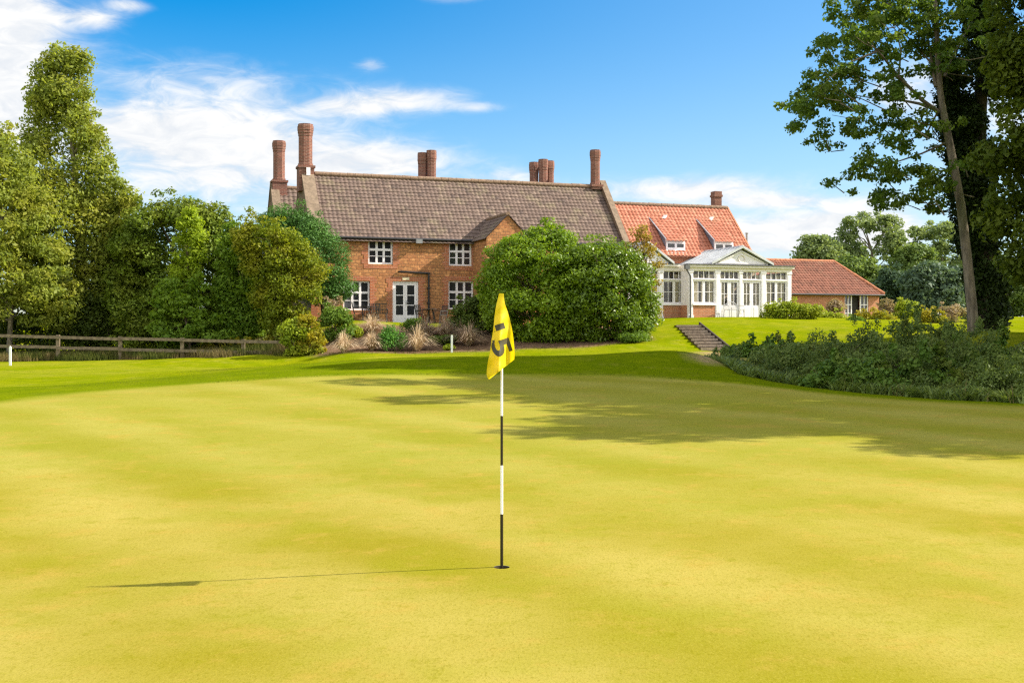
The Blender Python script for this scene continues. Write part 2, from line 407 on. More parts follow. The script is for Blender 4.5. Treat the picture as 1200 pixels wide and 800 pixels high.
def axis(lo, hi, step, far_lo, far_hi, n=26):
    a = np.arange(lo, hi+1e-6, step)
    g = lambda s, e: s + (e-s)*(np.linspace(0, 1, n)[1:]**3)
    return np.concatenate([g(lo, far_lo)[::-1], a, g(hi, far_hi)])
xs = axis(-26, 30, .35, -2500, 2500); ys = axis(-8, 64, .35, -600, 3500)
for arr, c in ((xs, PIN[0]), (ys, PIN[1])):
    i = np.argmin(abs(arr - c)); i = i if arr[i] < c else i-1
    arr[i] = c-.16; arr[i+1] = c+.16
ix = int(np.argmin(abs(xs-(PIN[0]-.16)))); iy = int(np.argmin(abs(ys-(PIN[1]-.16))))
GXX, GYY = np.meshgrid(xs, ys)
gx = GXX.ravel(); gy = GYY.ravel(); gzv = gz(gx, gy)
rip = (RNG.random(len(gx))-.5)*0
dgreen = sdist(gx, gy, GREEN); dbed = sdist(gx, gy, BED); dpath = sdist(gx, gy, PATH)
wob = .25*np.sin(gx*1.7+gy*.6) + .2*np.sin(gy*2.3-gx*.9)
gw = np.clip((dgreen + .25)/.5, 0, 1); sw = np.clip((dbed + wob*.5 + .2)/.4, 0, 1); pw = np.clip((dpath + wob*.5+ .2)/.6, 0, 1)
# fringe: taller mown apron round the green, then the bank
aw = np.clip(1-(-dgreen-5.5)/1.5, 0, 1)*(1-gw)
gzv = gzv + .025*(1-gw)*np.clip(-dgreen/.3, 0, 1)
e_ = .05
nx = -(gz(gx+e_, gy)-gz(gx-e_, gy))/(2*e_); ny = -(gz(gx, gy+e_)-gz(gx, gy-e_))/(2*e_)
nrm = np.stack([nx, ny, np.ones_like(nx)], 1); nrm /= np.linalg.norm(nrm, axis=1)[:, None]

m, t, b = newmat('turf')
co = t.new('ShaderNodeTexCoord').outputs['Object']
sep = t.new('ShaderNodeSeparateXYZ'); t.l.new(co, sep.inputs[0])
n_big = t.noise(co, .16, 4, .6); n_mid = t.noise(co, .9, 5, .62); n_sm = t.noise(co, 7, 4, .65); n_fine = t.noise(t.mapping(co, (1, .45, 1)), 70, 4, .75)
# mower stripes run from far left to near right
ph = t.math('ADD', t.math('MULTIPLY', sep.outputs[0], .80), t.math('MULTIPLY', sep.outputs[1], .60))
ph = t.math('ADD', ph, t.math('MULTIPLY', t.math('SUBTRACT', n_big, .5), 1.0))
ph = t.math('ADD', ph, t.math('MULTIPLY', t.math('SUBTRACT', n_mid, .5), .7))
st = t.math('SINE', t.math('MULTIPLY', t.math('ADD', ph, -2.55), 2*math.pi/2.15))
st = t.math('MULTIPLY_ADD', st, .5, .5)
ph2 = t.math('SUBTRACT', t.math('MULTIPLY', sep.outputs[1], .95), t.math('MULTIPLY', sep.outputs[0], .12))
st2 = t.math('MULTIPLY_ADD', t.math('SINE', t.math('MULTIPLY', t.math('ADD', ph2, t.math('MULTIPLY', n_big, 3.0)), 2*math.pi/3.4)), .5, .5)
st = t.math('ADD', t.math('MULTIPLY', st, .75), t.math('MULTIPLY', st2, .25))
fade = t.math('MULTIPLY_ADD', t.ramp(t.noise(t.mapping(co, (1, 1, 1)), .23, 3, .6), .35, .62), .75, .12)
st = t.math('ADD', t.math('MULTIPLY', t.math('SUBTRACT', st, .5), fade), t.math('MULTIPLY_ADD', t.math('SUBTRACT', t.noise(co, .38, 4, .65), .5), 1.1, .5))
g_a = t.mix(t.math('MULTIPLY_ADD', t.ramp(st, .0, 1.0), .80, .10), (.214,.182,.009), (.366,.294,.070))
g_a = t.mix(t.math('MULTIPLY', t.ramp(n_mid, .44, .70), .42), g_a, (.208,.212,.010))
g_a = t.mix(t.math('MULTIPLY', t.ramp(t.noise(t.mapping(co, (.7, 1, 1)), .14, 3, .5), .48, .68), .35), g_a, (.222,.236,.022))
g_a = t.mix(t.math('MULTIPLY', t.ramp(t.math('ADD', sep.outputs[1], t.math('MULTIPLY', n_mid, 5.0)), 11.5, 17.0), .36), g_a, (.215,.245,.035))
g_a = t.mix(t.math('MULTIPLY', t.ramp(t.noise(co, 1.9, 6, .7), .50, .72), .6), g_a, (.36,.24,.048))
g_a = t.mix(t.math('MULTIPLY', t.ramp(n_sm, .52, .76), .45), g_a, (.18,.175,.003))
g_a = t.mix(t.math('MULTIPLY', t.ramp(n_fine, .46, .70), .52), g_a, (.15,.128,.002))
g_a = t.mix(t.math('MULTIPLY', t.ramp(t.noise(co, 95, 3, .7), .52, .72), .35), g_a, (.45,.37,.08))
# lawn / apron
l_a = t.mix(t.ramp(n_mid, .35, .7), (.150,.190,.0015), (.225,.235,.004))
l_a = t.mix(t.math('MULTIPLY', t.ramp(n_big, .45, .62), .5), l_a, (.27,.25,.025))
l_a = t.mix(t.math('MULTIPLY', t.ramp(n_sm, .5, .75), .5), l_a, (.09,.135,.001))
l_a = t.mix(t.math('MULTIPLY', t.ramp(t.noise(co, 2.6, 6, .7), .48, .70), .55), l_a, (.10,.145,.002))
l_a = t.mix(t.math('MULTIPLY', t.ramp(t.noise(co, 1.5, 5, .7), .54, .72), .5), l_a, (.30,.25,.05))
l_a = t.mix(t.math('MULTIPLY', t.ramp(t.noise(co, 38, 4, .7), .45, .7), .5), l_a, (.08,.115,.001))
ap = t.mix(t.ramp(n_mid, .35, .7), (.115,.155,.002), (.155,.185,.003))
ap = t.mix(t.math('MULTIPLY', t.ramp(t.noise(co, 3.1, 6, .7), .46, .70), .6), ap, (.075,.115,.002))
ap = t.mix(t.math('MULTIPLY', t.ramp(t.noise(co, 1.7, 5, .7), .52, .70), .45), ap, (.20,.19,.02))
ap = t.mix(t.math('MULTIPLY', t.ramp(t.noise(co, 30, 4, .7), .45, .7), .6), ap, (.07,.10,.001))
base = t.mix(t.attr('apron'), l_a, ap)
base = t.mix(t.attr('green'), base, g_a)
soil = t.mix(t.ramp(t.noise(co, 5, 6, .7), .35, .65), (.11,.065,.04), (.22,.14,.085))
base = t.mix(t.attr('soil'), base, soil)
base = t.mix(t.math('MULTIPLY', t.attr('path'), t.ramp(n_sm, .3, .55)), base, (.32,.22,.12))
t.put(b.inputs['Base Color'], base); b.inputs['Roughness'].default_value = 1.0; b.inputs['Specular IOR Level'].default_value = .0
hh = t.math('ADD', t.math('MULTIPLY', n_fine, .5), t.math('MULTIPLY', t.noise(co, 26, 3, .7), t.math('SUBTRACT', 1.35, t.attr('green'))))
bn = t.new('ShaderNodeBump'); t.put(bn.inputs['Height'], hh); t.put(bn.inputs['Strength'], t.math('SUBTRACT', .55, t.math('MULTIPLY', t.attr('green'), .33))); bn.inputs['Distance'].default_value = .02; t.put(b.inputs['Normal'], bn.outputs[0])
M['turf'] = m

ny_, nx_ = GXX.shape
quads = []; zone = []
for j in range(ny_-1):
    for i in range(nx_-1):
        if i == ix and j == iy: continue
        a = j*nx_+i; q = (a, a+1, a+nx_+1, a+nx_); quads.append(q)
q_ = np.array(quads)
zg = gw[q_].mean(1) > .5; zs = (sw[q_].mean(1) > .5) & ~zg; zp = (pw[q_].mean(1) > .5) & ~zg & ~zs
verts_all = np.stack([gx, gy, gzv], 1)
def ground_part(name, mask, extra=None):
    qq = q_[mask]; used, inv = np.unique(qq, return_inverse=True); inv = inv.reshape(qq.shape)
    v = verts_all[used].tolist(); f = inv.tolist(); nr = nrm[used].tolist()
    A = {'green': gw[used].tolist(), 'soil': sw[used].tolist(), 'path': pw[used].tolist(), 'apron': aw[used].tolist()}
    if extra:
        base_i = len(v); v += extra[0]; f += [[base_i+k for k in fc] for fc in extra[1]]; nr += [(0, 0, 1)]*len(extra[0])
        for k in A: A[k] += [1.0 if k == 'green' else 0.0]*len(extra[0])
    me = bpy.data.meshes.new(name); me.from_pydata(v, [], f)
    for k, val in A.items():
        at = me.attributes.new(k, 'FLOAT', 'POINT'); at.data.foreach_set('value', val)
    me.materials.append(M['turf'])
    me.polygons.foreach_set('use_smooth', [True]*len(f))
    me.normals_split_custom_set_from_vertices(nr)
    o = bpy.data.objects.new(name, me); COL.objects.link(o); o['kind'] = 'structure'
    return o
# patch with the real hole in it
ring = []; corner = [(ix, iy), (ix+1, iy), (ix+1, iy+1), (ix, iy+1)]
cv = [verts_all[j*nx_+i].tolist() for i, j in corner]
zc = sum(c[2] for c in cv)/4; HR = .054; NS = 32
circ = [[PIN[0]+HR*math.cos(2*math.pi*k/NS - 3*math.pi/4), PIN[1]+HR*math.sin(2*math.pi*k/NS - 3*math.pi/4), zc] for k in range(NS)]
sq = []
for k in range(NS):
    s_ = k//8; u = (k % 8)/8; a, c = cv[s_], cv[(s_+1) % 4]
    sq.append([a[i]*(1-u)+c[i]*u for i in range(3)])
pf = [[k, (k+1) % NS, NS+(k+1) % NS, NS+k] for k in range(NS)]
ground_part('putting_green', zg, (sq+circ, pf))
ground_part('flower_bed', zs); ground_part('footpath', zp); ground_part('lawn', ~zg & ~zs & ~zp)
PZ = zc

# ------------------------------------------------------------------ golf flag and cup
cup = MB()
rings = []
for r_, z_ in ((HR-.0006, PZ-.001), (HR-.0006, PZ-.11), (.0, PZ-.11)):
    rings.append([(PIN[0]+max(r_, 1e-4)*math.cos(2*math.pi*k/NS), PIN[1]+max(r_, 1e-4)*math.sin(2*math.pi*k/NS), z_) for k in range(NS)])
cup.add(rings[0]+rings[1]+rings[2], [(i*NS+k, i*NS+(k+1) % NS, (i+1)*NS+(k+1) % NS, (i+1)*NS+k) for i in range(2) for k in range(NS)])
tag(cup.build('hole_cup', M['cup'], uv=False), 'dark round golf hole cut in the putting green at the foot of the flagstick', 'golf hole')

fs = empty('flagstick', (PIN[0], PIN[1], PZ))
tag(fs, 'black and white banded golf flagstick with drooping yellow flag standing in the hole', 'golf flag')
D0p = PIN[1]; zz = lambda py: EZ + (CY-py)/F*D0p - PZ
pole = MB()
bands = [(671, 602, 1, .0105), (602, 545, 0, .0095), (545, 487, 1, .009), (487, 429, 0, .0085), (429, 385, 1, .008), (385, 347, 0, .0075)]
for y0, y1, mi, r_ in bands: pole.tube([(0, 0, zz(y0)), (0, 0, zz(y1))], r_, 12, mi, cap=False)
pole.build('pole', [M['polewhite'], M['poleblack']], fs, uv=False)
rows = [(62,172,212),(100,165,214),(150,152,222),(200,143,240),(260,135,258),(320,130,272),(380,122,284),(440,112,292),(500,105,298),(560,95,300),(600,86,298),(640,79,248),(680,74,190),(720,71,140),(758,84,98)]
ra = np.array(rows, float); sc_ = 55/383.0
def fx(zx): return (560+zx*sc_-CX)/F*D0p - PIN[0]
def fzv(zy): return zz(335+zy*sc_)
def fold(zx, zy):
    tt = (zy-62)/700; s = (zx-193)/120
    # cloth hangs round the stick: deep vertical folds that open towards the hem
    return -.022 - .075*tt*math.cos(s*2.6+.9) - .035*tt*math.sin(s*6.0+1.2+tt*1.5) - .004*math.sin(zy*.05+s*4)
fl = MB(); NR, NC = 48, 22; vv = []
for i in range(NR+1):
    zy = 62+(758-62)*i/NR; L = np.interp(zy, ra[:, 0], ra[:, 1]); Rr = np.interp(zy, ra[:, 0], ra[:, 2])
    for k in range(NC+1):
        zx = L+(Rr-L)*k/NC; vv.append((fx(zx), fold(zx, zy), fzv(zy)))
fl.add(vv, [(i*(NC+1)+k, i*(NC+1)+k+1, (i+1)*(NC+1)+k+1, (i+1)*(NC+1)+k) for i in range(NR) for k in range(NC)], smooth=True)
flag = fl.build('flag', M['flag'], fs, uv=False)
cu = bpy.data.curves.new('number', 'FONT'); cu.body = '15'; cu.align_x = 'CENTER'; cu.align_y = 'CENTER'; cu.size = 1.0; cu.resolution_u = 6; cu.offset = .026
to = bpy.data.objects.new('number', cu); COL.objects.link(to); bpy.context.view_layer.update()
me = bpy.data.meshes.new_from_object(to.evaluated_get(bpy.context.evaluated_depsgraph_get())); bpy.data.objects.remove(to)
bm = bmesh.new(); bm.from_mesh(me)
ys_ = [v.co.y for v in bm.verts]; hcap = max(ys_)-min(ys_)
bmesh.ops.triangulate(bm, faces=bm.faces)
for _ in range(3): bmesh.ops.subdivide_edges(bm, edges=[e for e in bm.edges if e.calc_length() > .08], cuts=1); bmesh.ops.triangulate(bm, faces=bm.faces)
rr = Vector((.31, .951)).normalized(); uu = Vector((rr.y, -rr.x)); K = 158/hcap
kill = []
for v in bm.verts:
    q = Vector((160, 424)) + rr*(v.co.x*K*1.5) + uu*(v.co.y*K)
    zy = q.y; L = np.interp(zy, ra[:, 0], ra[:, 1]); Rr = np.interp(zy, ra[:, 0], ra[:, 2])
    if q.x < L+2: kill.append(v)
    v.co = (fx(q.x), fold(q.x, zy)-.003, fzv(zy))
bmesh.ops.delete(bm, geom=kill, context='VERTS')
bm.to_mesh(me); bm.free(); me.materials.clear(); me.materials.append(M['ink'])
no = bpy.data.objects.new('number', me); COL.objects.link(no); no.parent = flag

# ------------------------------------------------------------------ buildings: shared frame along the long facade
ANG = R(19.5)
BO = np.array([(383-CX)/F*54.6, 54.6, 0.0])
dv = np.array([math.cos(ANG), math.sin(ANG), 0]); bv = np.array([-math.sin(ANG), math.cos(ANG), 0])
def loc(px, py, y):
    r = np.array([(px-CX)/F, 1, (CY-py)/F]); C0 = np.array([0, 0, EZ])
    tt = (y - np.dot(C0-BO, bv))/np.dot(r, bv); p = C0+tt*r
    return float(np.dot(p-BO, dv)), float(p[2])
def LX(px, y=0.0, py=330): return loc(px, py, y)[0]
def LZ(py, px, y=0.0): return loc(px, py, y)[1]
def world(x, y): p = BO + x*dv + y*bv; return float(p[0]), float(p[1])
def gl_(x, y): return g1(*world(x, y))

def wall_front(mb, x0, x1, z0, z1, y, ops, depth=.14, mi=0):
    X = sorted({x0, x1, *[v for o in ops for v in o[:2]]}); Z = sorted({z0, z1, *[v for o in ops for v in o[2:4]]})
    for i in range(len(X)-1):
        for j in range(len(Z)-1):
            xm, zm = (X[i]+X[i+1])/2, (Z[j]+Z[j+1])/2
            if any(o[0] < xm < o[1] and o[2] < zm < o[3] for o in ops): continue
            mb.add([(X[i],y,Z[j]),(X[i+1],y,Z[j]),(X[i+1],y,Z[j+1]),(X[i],y,Z[j+1])], [(0,1,2,3)], mi)
    for a, c, e, g in [o[:4] for o in ops]:
        for q in ([(a,y,e),(a,y+depth,e),(a,y+depth,g),(a,y,g)], [(c,y,e),(c,y,g),(c,y+depth,g),(c,y+depth,e)],
                  [(a,y,g),(a,y+depth,g),(c,y+depth,g),(c,y,g)], [(a,y,e),(c,y,e),(c,y+depth,e),(a,y+depth,e)],
                  ):
            mb.add(q, [(0,1,2,3)], mi)

def pantiles(mb, p0, u, s, W, H, tw, gauge, amp=.035, clip=None, rng=random, jit=.0):
    p0, u, s = Vector(p0), Vector(u).normalized(), Vector(s).normalized(); n = u.cross(s).normalized()
    if n.z < 0: n = -n
    K = 6; nc = max(1, round(W/tw)); nr = max(1, round(H/gauge)); tw = W/nc; gauge = H/nr
    prof = [amp*(.5-.5*math.cos(2*math.pi*(k/K)))*(1 if k < 4 else .9) for k in range(K+1)]
    for j in range(nr):
        for i in range(nc):
            if clip and not clip((i+.5)*tw, (j+.5)*gauge): continue
            r_ = min(1, max(0, rng.gauss(.5, .24))); dz = rng.uniform(-.004, .004); sx = rng.uniform(-.006, .006)
            lo = []; hi = []; lip = []
            for k in range(K+1):
                a = p0 + u*((i + k/K)*tw + sx)
                lo.append(a + s*(j*gauge-.015) + n*(prof[k]+.032+dz)); hi.append(a + s*((j+1)*gauge+.01) + n*(prof[k]+.002+dz)); lip.append(a + s*(j*gauge-.012) + n*(prof[k]+.006+dz))
            mb.add(lo+hi, [(k, k+1, K+2+k, K+1+k) for k in range(K)], 0, r_, True)
            mb.add(lip+lo, [(k, k+1, K+2+k, K+1+k) for k in range(K)], 0, r_)

def ridge_row(mb, a, b, r=.13, step=.42, mi=0):
    a, b = Vector(a), Vector(b); L = (b-a).length; n = max(1, int(L/step)); d = (b-a)/n
    for i in range(n):
        z_ = Vector((0, 0, random.uniform(-.008, .008)))
        mb.tube([a+d*i+z_, a+d*(i+1.02)+z_], [r*1.04, r*.97], 10, mi, cap=True, rnd=random.random())

def casement(parent, x0, x1, z0, z1, y, cols=3, rows=((0, .62), (.62, 1)), sub=(2, 1), glass='glass', frame=.085, name='window', sill=True, bar=.042, mull=.11, colour='white'):
    """white timber window: outer frame, mullions, transom, glazing bars; panes as a sub-part"""
    f = MB(); yf = y+.045
    f.box(x0, x0+frame, yf, yf+.09, z0, z1); f.box(x1-frame, x1, yf, yf+.09, z0, z1)
    f.box(x0+frame, x1-frame, yf, yf+.09, z0, z0+frame); f.box(x0+frame, x1-frame, yf, yf+.09, z1-frame, z1)
    ix0, ix1, iz0, iz1 = x0+frame, x1-frame, z0+frame, z1-frame
    cw_ = (ix1-ix0)/cols; H = iz1-iz0
    for c in range(1, cols): f.box(ix0+c*cw_-mull/2, ix0+c*cw_+mull/2, yf-.004, yf+.088, iz0, iz1)
    for k, (a, c) in enumerate(rows):
        if k: f.box(ix0, ix1, yf-.008, yf+.086, iz0+a*H-mull/2, iz0+a*H+mull/2)
        for q in range(1, sub[k]):
            zq = iz0 + (a+(c-a)*q/sub[k])*H
            f.box(ix0, ix1, yf+.015, yf+.07, zq-bar/2, zq+bar/2)
    if sill: f.box(x0-.06, x1+.06, y-.05, y+.047, z0-.06, z0-.002)
    o = f.build(name, M[colour], parent)
    g = MB(); g.add([(ix0,yf+.05,iz0),(ix1,yf+.05,iz0),(ix1,yf+.05,iz1),(ix0,yf+.05,iz1)], [(0,1,2,3)])
    g.build('pane', M[glass], o)
    return o

def oct_stack(mb, cx, cy, z0, z1, r, base=None, flare=1.18, seg=8, rot=math.pi/8):
    """octagonal brick shaft with a stepped base and an oversailing cap"""
    def ringz(levels):
        pts = []
        for z_, k in levels: pts.append([(cx+r*k*math.cos(rot+2*math.pi*i/seg), cy+r*k*math.sin(rot+2*math.pi*i/seg), z_) for i in range(seg)])
        v = [p for q in pts for p in q]
        f = [(a*seg+i, a*seg+(i+1) % seg, (a+1)*seg+(i+1) % seg, (a+1)*seg+i) for a in range(len(pts)-1) for i in range(seg)]
        f.append(tuple((len(pts)-1)*seg+i for i in range(seg))); f.append(tuple(range(seg-1, -1, -1)))
        mb.add(v, f)
    h = z1-z0
    ringz([(z0, 1.12), (z0+.12, 1.12), (z0+.14, 1.0), (z1-.62, 1.0), (z1-.60, 1.06), (z1-.48, 1.06), (z1-.46, 1.13), (z1-.34, 1.13), (z1-.32, flare), (z1-.10, flare), (z1-.08, 1.1), (z1, 1.1), (z1, .8), (z1-.3, .78)])

def sq_base(mb, cx, cy, z0, z1, w, d):
    mb.box(cx-w/2, cx+w/2, cy-d/2, cy+d/2, z0, z1-.12); mb.box(cx-w/2-.05, cx+w/2+.05, cy-d/2-.05, cy+d/2+.05, z1-.12, z1)

# ---- farmhouse
FH = empty('farmhouse', BO, ANG)
tag(FH, 'long ironstone farmhouse with brown tiled roof and tall brick chimney stacks', 'house')
EAV, RDG, HD, LEN = 6.12, 9.55, 3.0, 16.3
GB = .6                                        # walls start below the ground
W = MB()
wins = []
def wpx(a, c, top, bot): x0 = LX(a, 0, (top+bot)/2); x1 = LX(c, 0, (top+bot)/2); return (x0, x1, LZ(bot, (a+c)/2), LZ(top, (a+c)/2))
up1 = wpx(431.5, 460.5, 281.2, 309.5); up2 = wpx(526, 553, 283.5, 311.5); lo1 = wpx(402, 433.5, 329, 363.5); lo2 = wpx(525.5, 555, 329, 362.5); fd = wpx(460, 490.5, 329.5, 378.8)
hidden = [(9.3, 10.6, 4.85, 6.0), (9.4, 10.9, 2.5, 4.0), (12.6, 13.9, 4.85, 6.0), (12.6, 14.1, 2.5, 4.0)]
ops = [up1, up2, lo1, lo2, fd] + hidden
X0 = -.78
wall_front(W, X0, LEN, GB, EAV, 0, ops, .16)
# gable walls and back
for x in (X0, LEN):
    W.add([(x,0,GB),(x,2*HD,GB),(x,2*HD,EAV),(x,HD,RDG),(x,0,EAV)], [(0,1,2,3,4)], 1)
W.add([(X0,2*HD,GB),(LEN,2*HD,GB),(LEN,2*HD,EAV),(X0,2*HD,EAV)], [(0,1,2,3)])
W.build('wall', [M['ironstone'], M['gablebrick']], FH)
for o in ops[:5]:                              # red brick dressings, toothed into the stone
    q = MB()
    for sgn, xe in ((-1, o[0]), (1, o[1])):
        z_ = o[2]-(.0 if o is fd else .22); k = 0; zt_ = min(o[3]+.22, EAV-.15)
        while z_ < zt_-.03:
            w_ = .34 if k % 2 else .23; h_ = min(.225, zt_-z_)
            q.box(min(xe, xe+sgn*w_), max(xe, xe+sgn*w_), -.012, .05, z_, z_+h_); z_ += .225; k += 1
    q.box(o[0], o[1], -.012, .05, o[3]+.001, min(o[3]+.22, EAV-.15))
    if o is not fd: q.box(o[0], o[1], -.012, .05, o[2]-.22, o[2]-.065)
    q.build('brick_surround', M['redbrick'], FH)
q = MB(); q.box(X0+.01, X0+.36, -.012, .05, GB, EAV-.15); q.build('brick_quoin', M['redbrick'], FH)
for o in ops:
    if o is fd: continue
    casement(FH, *o, y=.06, rows=((0, .62), (.62, 1)))
# french door
x0, x1, z0, z1 = fd
f = MB(); fy = .07
f.box(x0, x0+.09, fy, fy+.09, z0, z1); f.box(x1-.09, x1, fy, fy+.09, z0, z1); f.box(x0+.09, x1-.09, fy, fy+.09, z1-.10, z1)
dr = f.build('door_frame', M['white'], FH)
xm = (x0+x1)/2
for a, c in ((x0+.095, xm-.004), (xm+.004, x1-.095)):
    f = MB(); fy2 = fy+.02
    f.box(a, a+.10, fy2, fy2+.05, z0+.02, z1-.105); f.box(c-.10, c, fy2, fy2+.05, z0+.02, z1-.105)
    f.box(a+.10, c-.10, fy2, fy2+.05, z1-.205, z1-.105); f.box(a+.10, c-.10, fy2, fy2+.05, z0+.02, z0+.42)
    H = z1-.205-(z0+.42)
    for k in (1, 2): f.box(a+.10, c-.10, fy2+.01, fy2+.04, z0+.42+H*k/3-.02, z0+.42+H*k/3+.02)
    d_ = f.build('door', M['white'], FH)
    g = MB(); g.add([(a+.1,fy2+.025,z0+.42),(c-.1,fy2+.025,z0+.42),(c-.1,fy2+.025,z1-.205),(a+.1,fy2+.025,z1-.205)], [(0,1,2,3)]); g.build('pane', M['glass'], d_)
    if a > xm-.1:
        h = MB(); h.box(a+.03, a+.07, fy2-.03, fy2-.002, z0+.95, z0+1.15); h.bar((a+.05, fy2-.04, z0+1.05), (a+.17, fy2-.04, z0+1.05), .02); h.build('handle', M['greymetal'], d_)
# plaque above the door, drain pipe, floodlight
pq = MB(); px0, pz0 = loc(471.5, 328, 0); px1, pz1 = loc(479.5, 325, 0); pq.box(px0, px1, -.03, -.016, pz0, pz1); pq.build('plaque', plain('plaque_cream', (.72,.60,.38), .6, .05), FH)
dp = MB(); a = loc(468, 318.3, -.1); c = loc(502.5, 320.2, -.1); e = loc(503, 379, -.1)
dp.tube([(a[0], .0, a[1]), (a[0], -.1, a[1]), (c[0], -.1, c[1])], .05, 8); dp.tube([(c[0], -.1, c[1]+.04), (c[0], -.1, e[1]-.1)], .05, 8)
for z_ in np.linspace(e[1]+.3, c[1], 4): dp.box(c[0]-.075, c[0]+.075, -.16, .0, z_-.03, z_+.03)
dp.build('drainpipe', M['pipe'], FH)
fx_, fz_ = loc(491, 283, -.25)
fl_ = MB(); fl_.box(fx_-.16, fx_+.16, -.36, -.18, fz_-.10, fz_+.12); fl_.bar((fx_, 0, fz_+.1), (fx_, -.2, fz_+.1), .05); fl_.build('floodlight', plain('floodlight_body', (.22,.22,.22), .5), FH)
gt = MB(); gt.tube([(-.1, -.16, EAV-.02), (LEN-.35, -.16, EAV-.02)], .065, 8); gt.build('gutter', M['pipe'], FH)
sf = MB(); sf.box(.36, LEN-.36, -.08, -.016, EAV-.14, EAV-.0); sf.build('fascia_board', plain('dark_board', (.05,.04,.035), .8), FH)
# main roof
rise = RDG-EAV; sl = math.hypot(HD, rise); sv = (0, HD/sl, rise/sl)
rf = MB(); OV = .26
p_e = (-.23, -OV*HD/sl*1.0, EAV-OV*rise/sl)
pantiles(rf, p_e, (1,0,0), sv, LEN-.05, sl+OV, .225, .27, .028)
rf.add([(-.2,-.2,EAV-.20),(LEN-.2,-.2,EAV-.20),(LEN-.2,HD,RDG-.02),(-.2,HD,RDG-.02)], [(0,1,2,3)], 0, .2)
rf.add([(-.2,2*HD+.2,EAV-.20),(LEN-.2,2*HD+.2,EAV-.20),(LEN-.2,HD,RDG),(-.2,HD,RDG)], [(0,1,2,3)], 0, .4)
roof = rf.build('roof', M['mainroof'], FH)
rr_ = MB(); ridge_row(rr_, (-.1, HD, RDG+.05), (LEN-.34, HD, RDG+.05), .13); rr_.build('ridge_tiles', M['ridge'], roof)
# gable parapets with coping
for xa, xb in ((X0-.02, -.22), (LEN-.27, LEN+.02)):
    pr = MB()
    up = .22
    prof = [(-.12, EAV-.25), (-.12, EAV+.12), (HD-.0, RDG+.36), (2*HD+.12, EAV+.12), (2*HD+.12, EAV-.25), (HD, RDG-.15)]
    pr.prism(prof, xa, xb, 'x')
    po = pr.build('gable_parapet', M['gablebrick'], FH)
    cpg = MB()
    for sg in (0, 1):
        a = (-.16, EAV+.10) if sg == 0 else (2*HD+.16, EAV+.10)
        y0_, z0_ = a; y1_, z1_ = HD, RDG+.35
        cpg.prism([(y0_, z0_+.004), (y1_, z1_+.004), (y1_, z1_+.09), (y0_, z0_+.09)], xa-.03, xb+.03, 'x')
    cpg.build('coping', M['coping'], po)
# chimney stacks
def stack(parent, name, fn, mat='chimbrick'):
    c = MB(); fn(c); return c.build(name, M[mat], parent)
zt = LZ(146, 358, HD); zb = LZ(195, 358, HD)
def ch_a(c):
    x = LX(358, HD, 170); sq_base(c, x+.0, HD, RDG-.9, zb, .78, .80); oct_stack(c, x, HD, zb, zt, .36)
c_ = stack(FH, 'chimney', ch_a)
wx, wz = loc(361, 201, HD-.44); vp = MB(); vp.box(wx-.09, wx+.11, HD-.50, HD-.432, wz-.2, wz+.2); vp.build('white_panel', M['white'], c_)
zt = LZ(176, 697, HD); zb = LZ(217, 697, HD)
def ch_b(c):
    x = LX(697.5, HD, 200); sq_base(c, x, HD, RDG-.12, zb, .62, .62); oct_stack(c, x, HD, zb, zt, .265)
stack(FH, 'chimney', ch_b)
def ch_c(c):
    y = HD+1.2
    for px, tpy in ((496.6, 178.5), (505.6, 176.5)): oct_stack(c, LX(px, y, 190), y+(0 if px > 500 else .25), RDG-2, LZ(tpy, px, y), .25, flare=1.12)
stack(FH, 'chimney', ch_c)
def ch_d(c):
    y = HD+1.2
    for px, tpy, dy in ((628, 189.5, .3), (634, 188, -.35), (644.6, 188.5, .1)): oct_stack(c, LX(px, y, 200), y+dy, RDG-2, LZ(tpy, px, y), .25, flare=1.15)
stack(FH, 'chimney', ch_d)
# rear range, its gable and stack show past the left end
ry = 9.6; rx0 = LX(318, ry, 240); rx1 = 6.0; rz = LZ(221.5, 343, ry); rhd = 2.7; rez = EAV
w2 = MB(); w2.add([(rx0,ry-rhd,GB),(rx0,ry+rhd,GB),(rx0,ry+rhd,rez),(rx0,ry,rz),(rx0,ry-rhd,rez)], [(0,1,2,3,4)], 1)
w2.add([(rx0,ry-rhd,GB),(rx1,ry-rhd,GB),(rx1,ry-rhd,rez),(rx0,ry-rhd,rez)], [(0,1,2,3)], 0); w2.add([(rx0,ry+rhd,GB),(rx1,ry+rhd,GB),(rx1,ry+rhd,rez),(rx0,ry+rhd,rez)], [(0,1,2,3)], 0)
w2.build('rear_wall', [M['ironstone'], M['gablebrick']], FH)
sl2 = math.hypot(rhd, rz-rez); r2 = MB(); pantiles(r2, (rx0+.3, ry-rhd-.1, rez-.1), (1,0,0), (0, rhd/sl2, (rz-rez)/sl2), rx1-rx0-.3, sl2+.1, .275, .30, .04)
r2.add([(rx0+.2,ry+rhd,rez),(rx1,ry+rhd,rez),(rx1,ry,rz),(rx0+.2,ry,rz)], [(0,1,2,3)]); r2.add([(rx0+.2,ry-rhd,rez-.05),(rx1,ry-rhd,rez-.05),(rx1,ry,rz-.03),(rx0+.2,ry,rz-.03)], [(0,1,2,3)])
ro2 = r2.build('rear_roof', M['mainroof'], FH); r3 = MB(); ridge_row(r3, (rx0+.3, ry, rz+.04), (rx1, ry, rz+.04)); r3.build('ridge_tiles', M['ridge'], ro2)
pr = MB(); pr.prism([(ry-rhd-.12, rez-.25), (ry-rhd-.12, rez+.12), (ry, rz+.3), (ry+rhd+.12, rez+.12), (ry+rhd+.12, rez-.25), (ry, rz-.15)], rx0-.02, rx0+.34, 'x'); po = pr.build('gable_parapet', M['gablebrick'], FH)
cpg = MB()
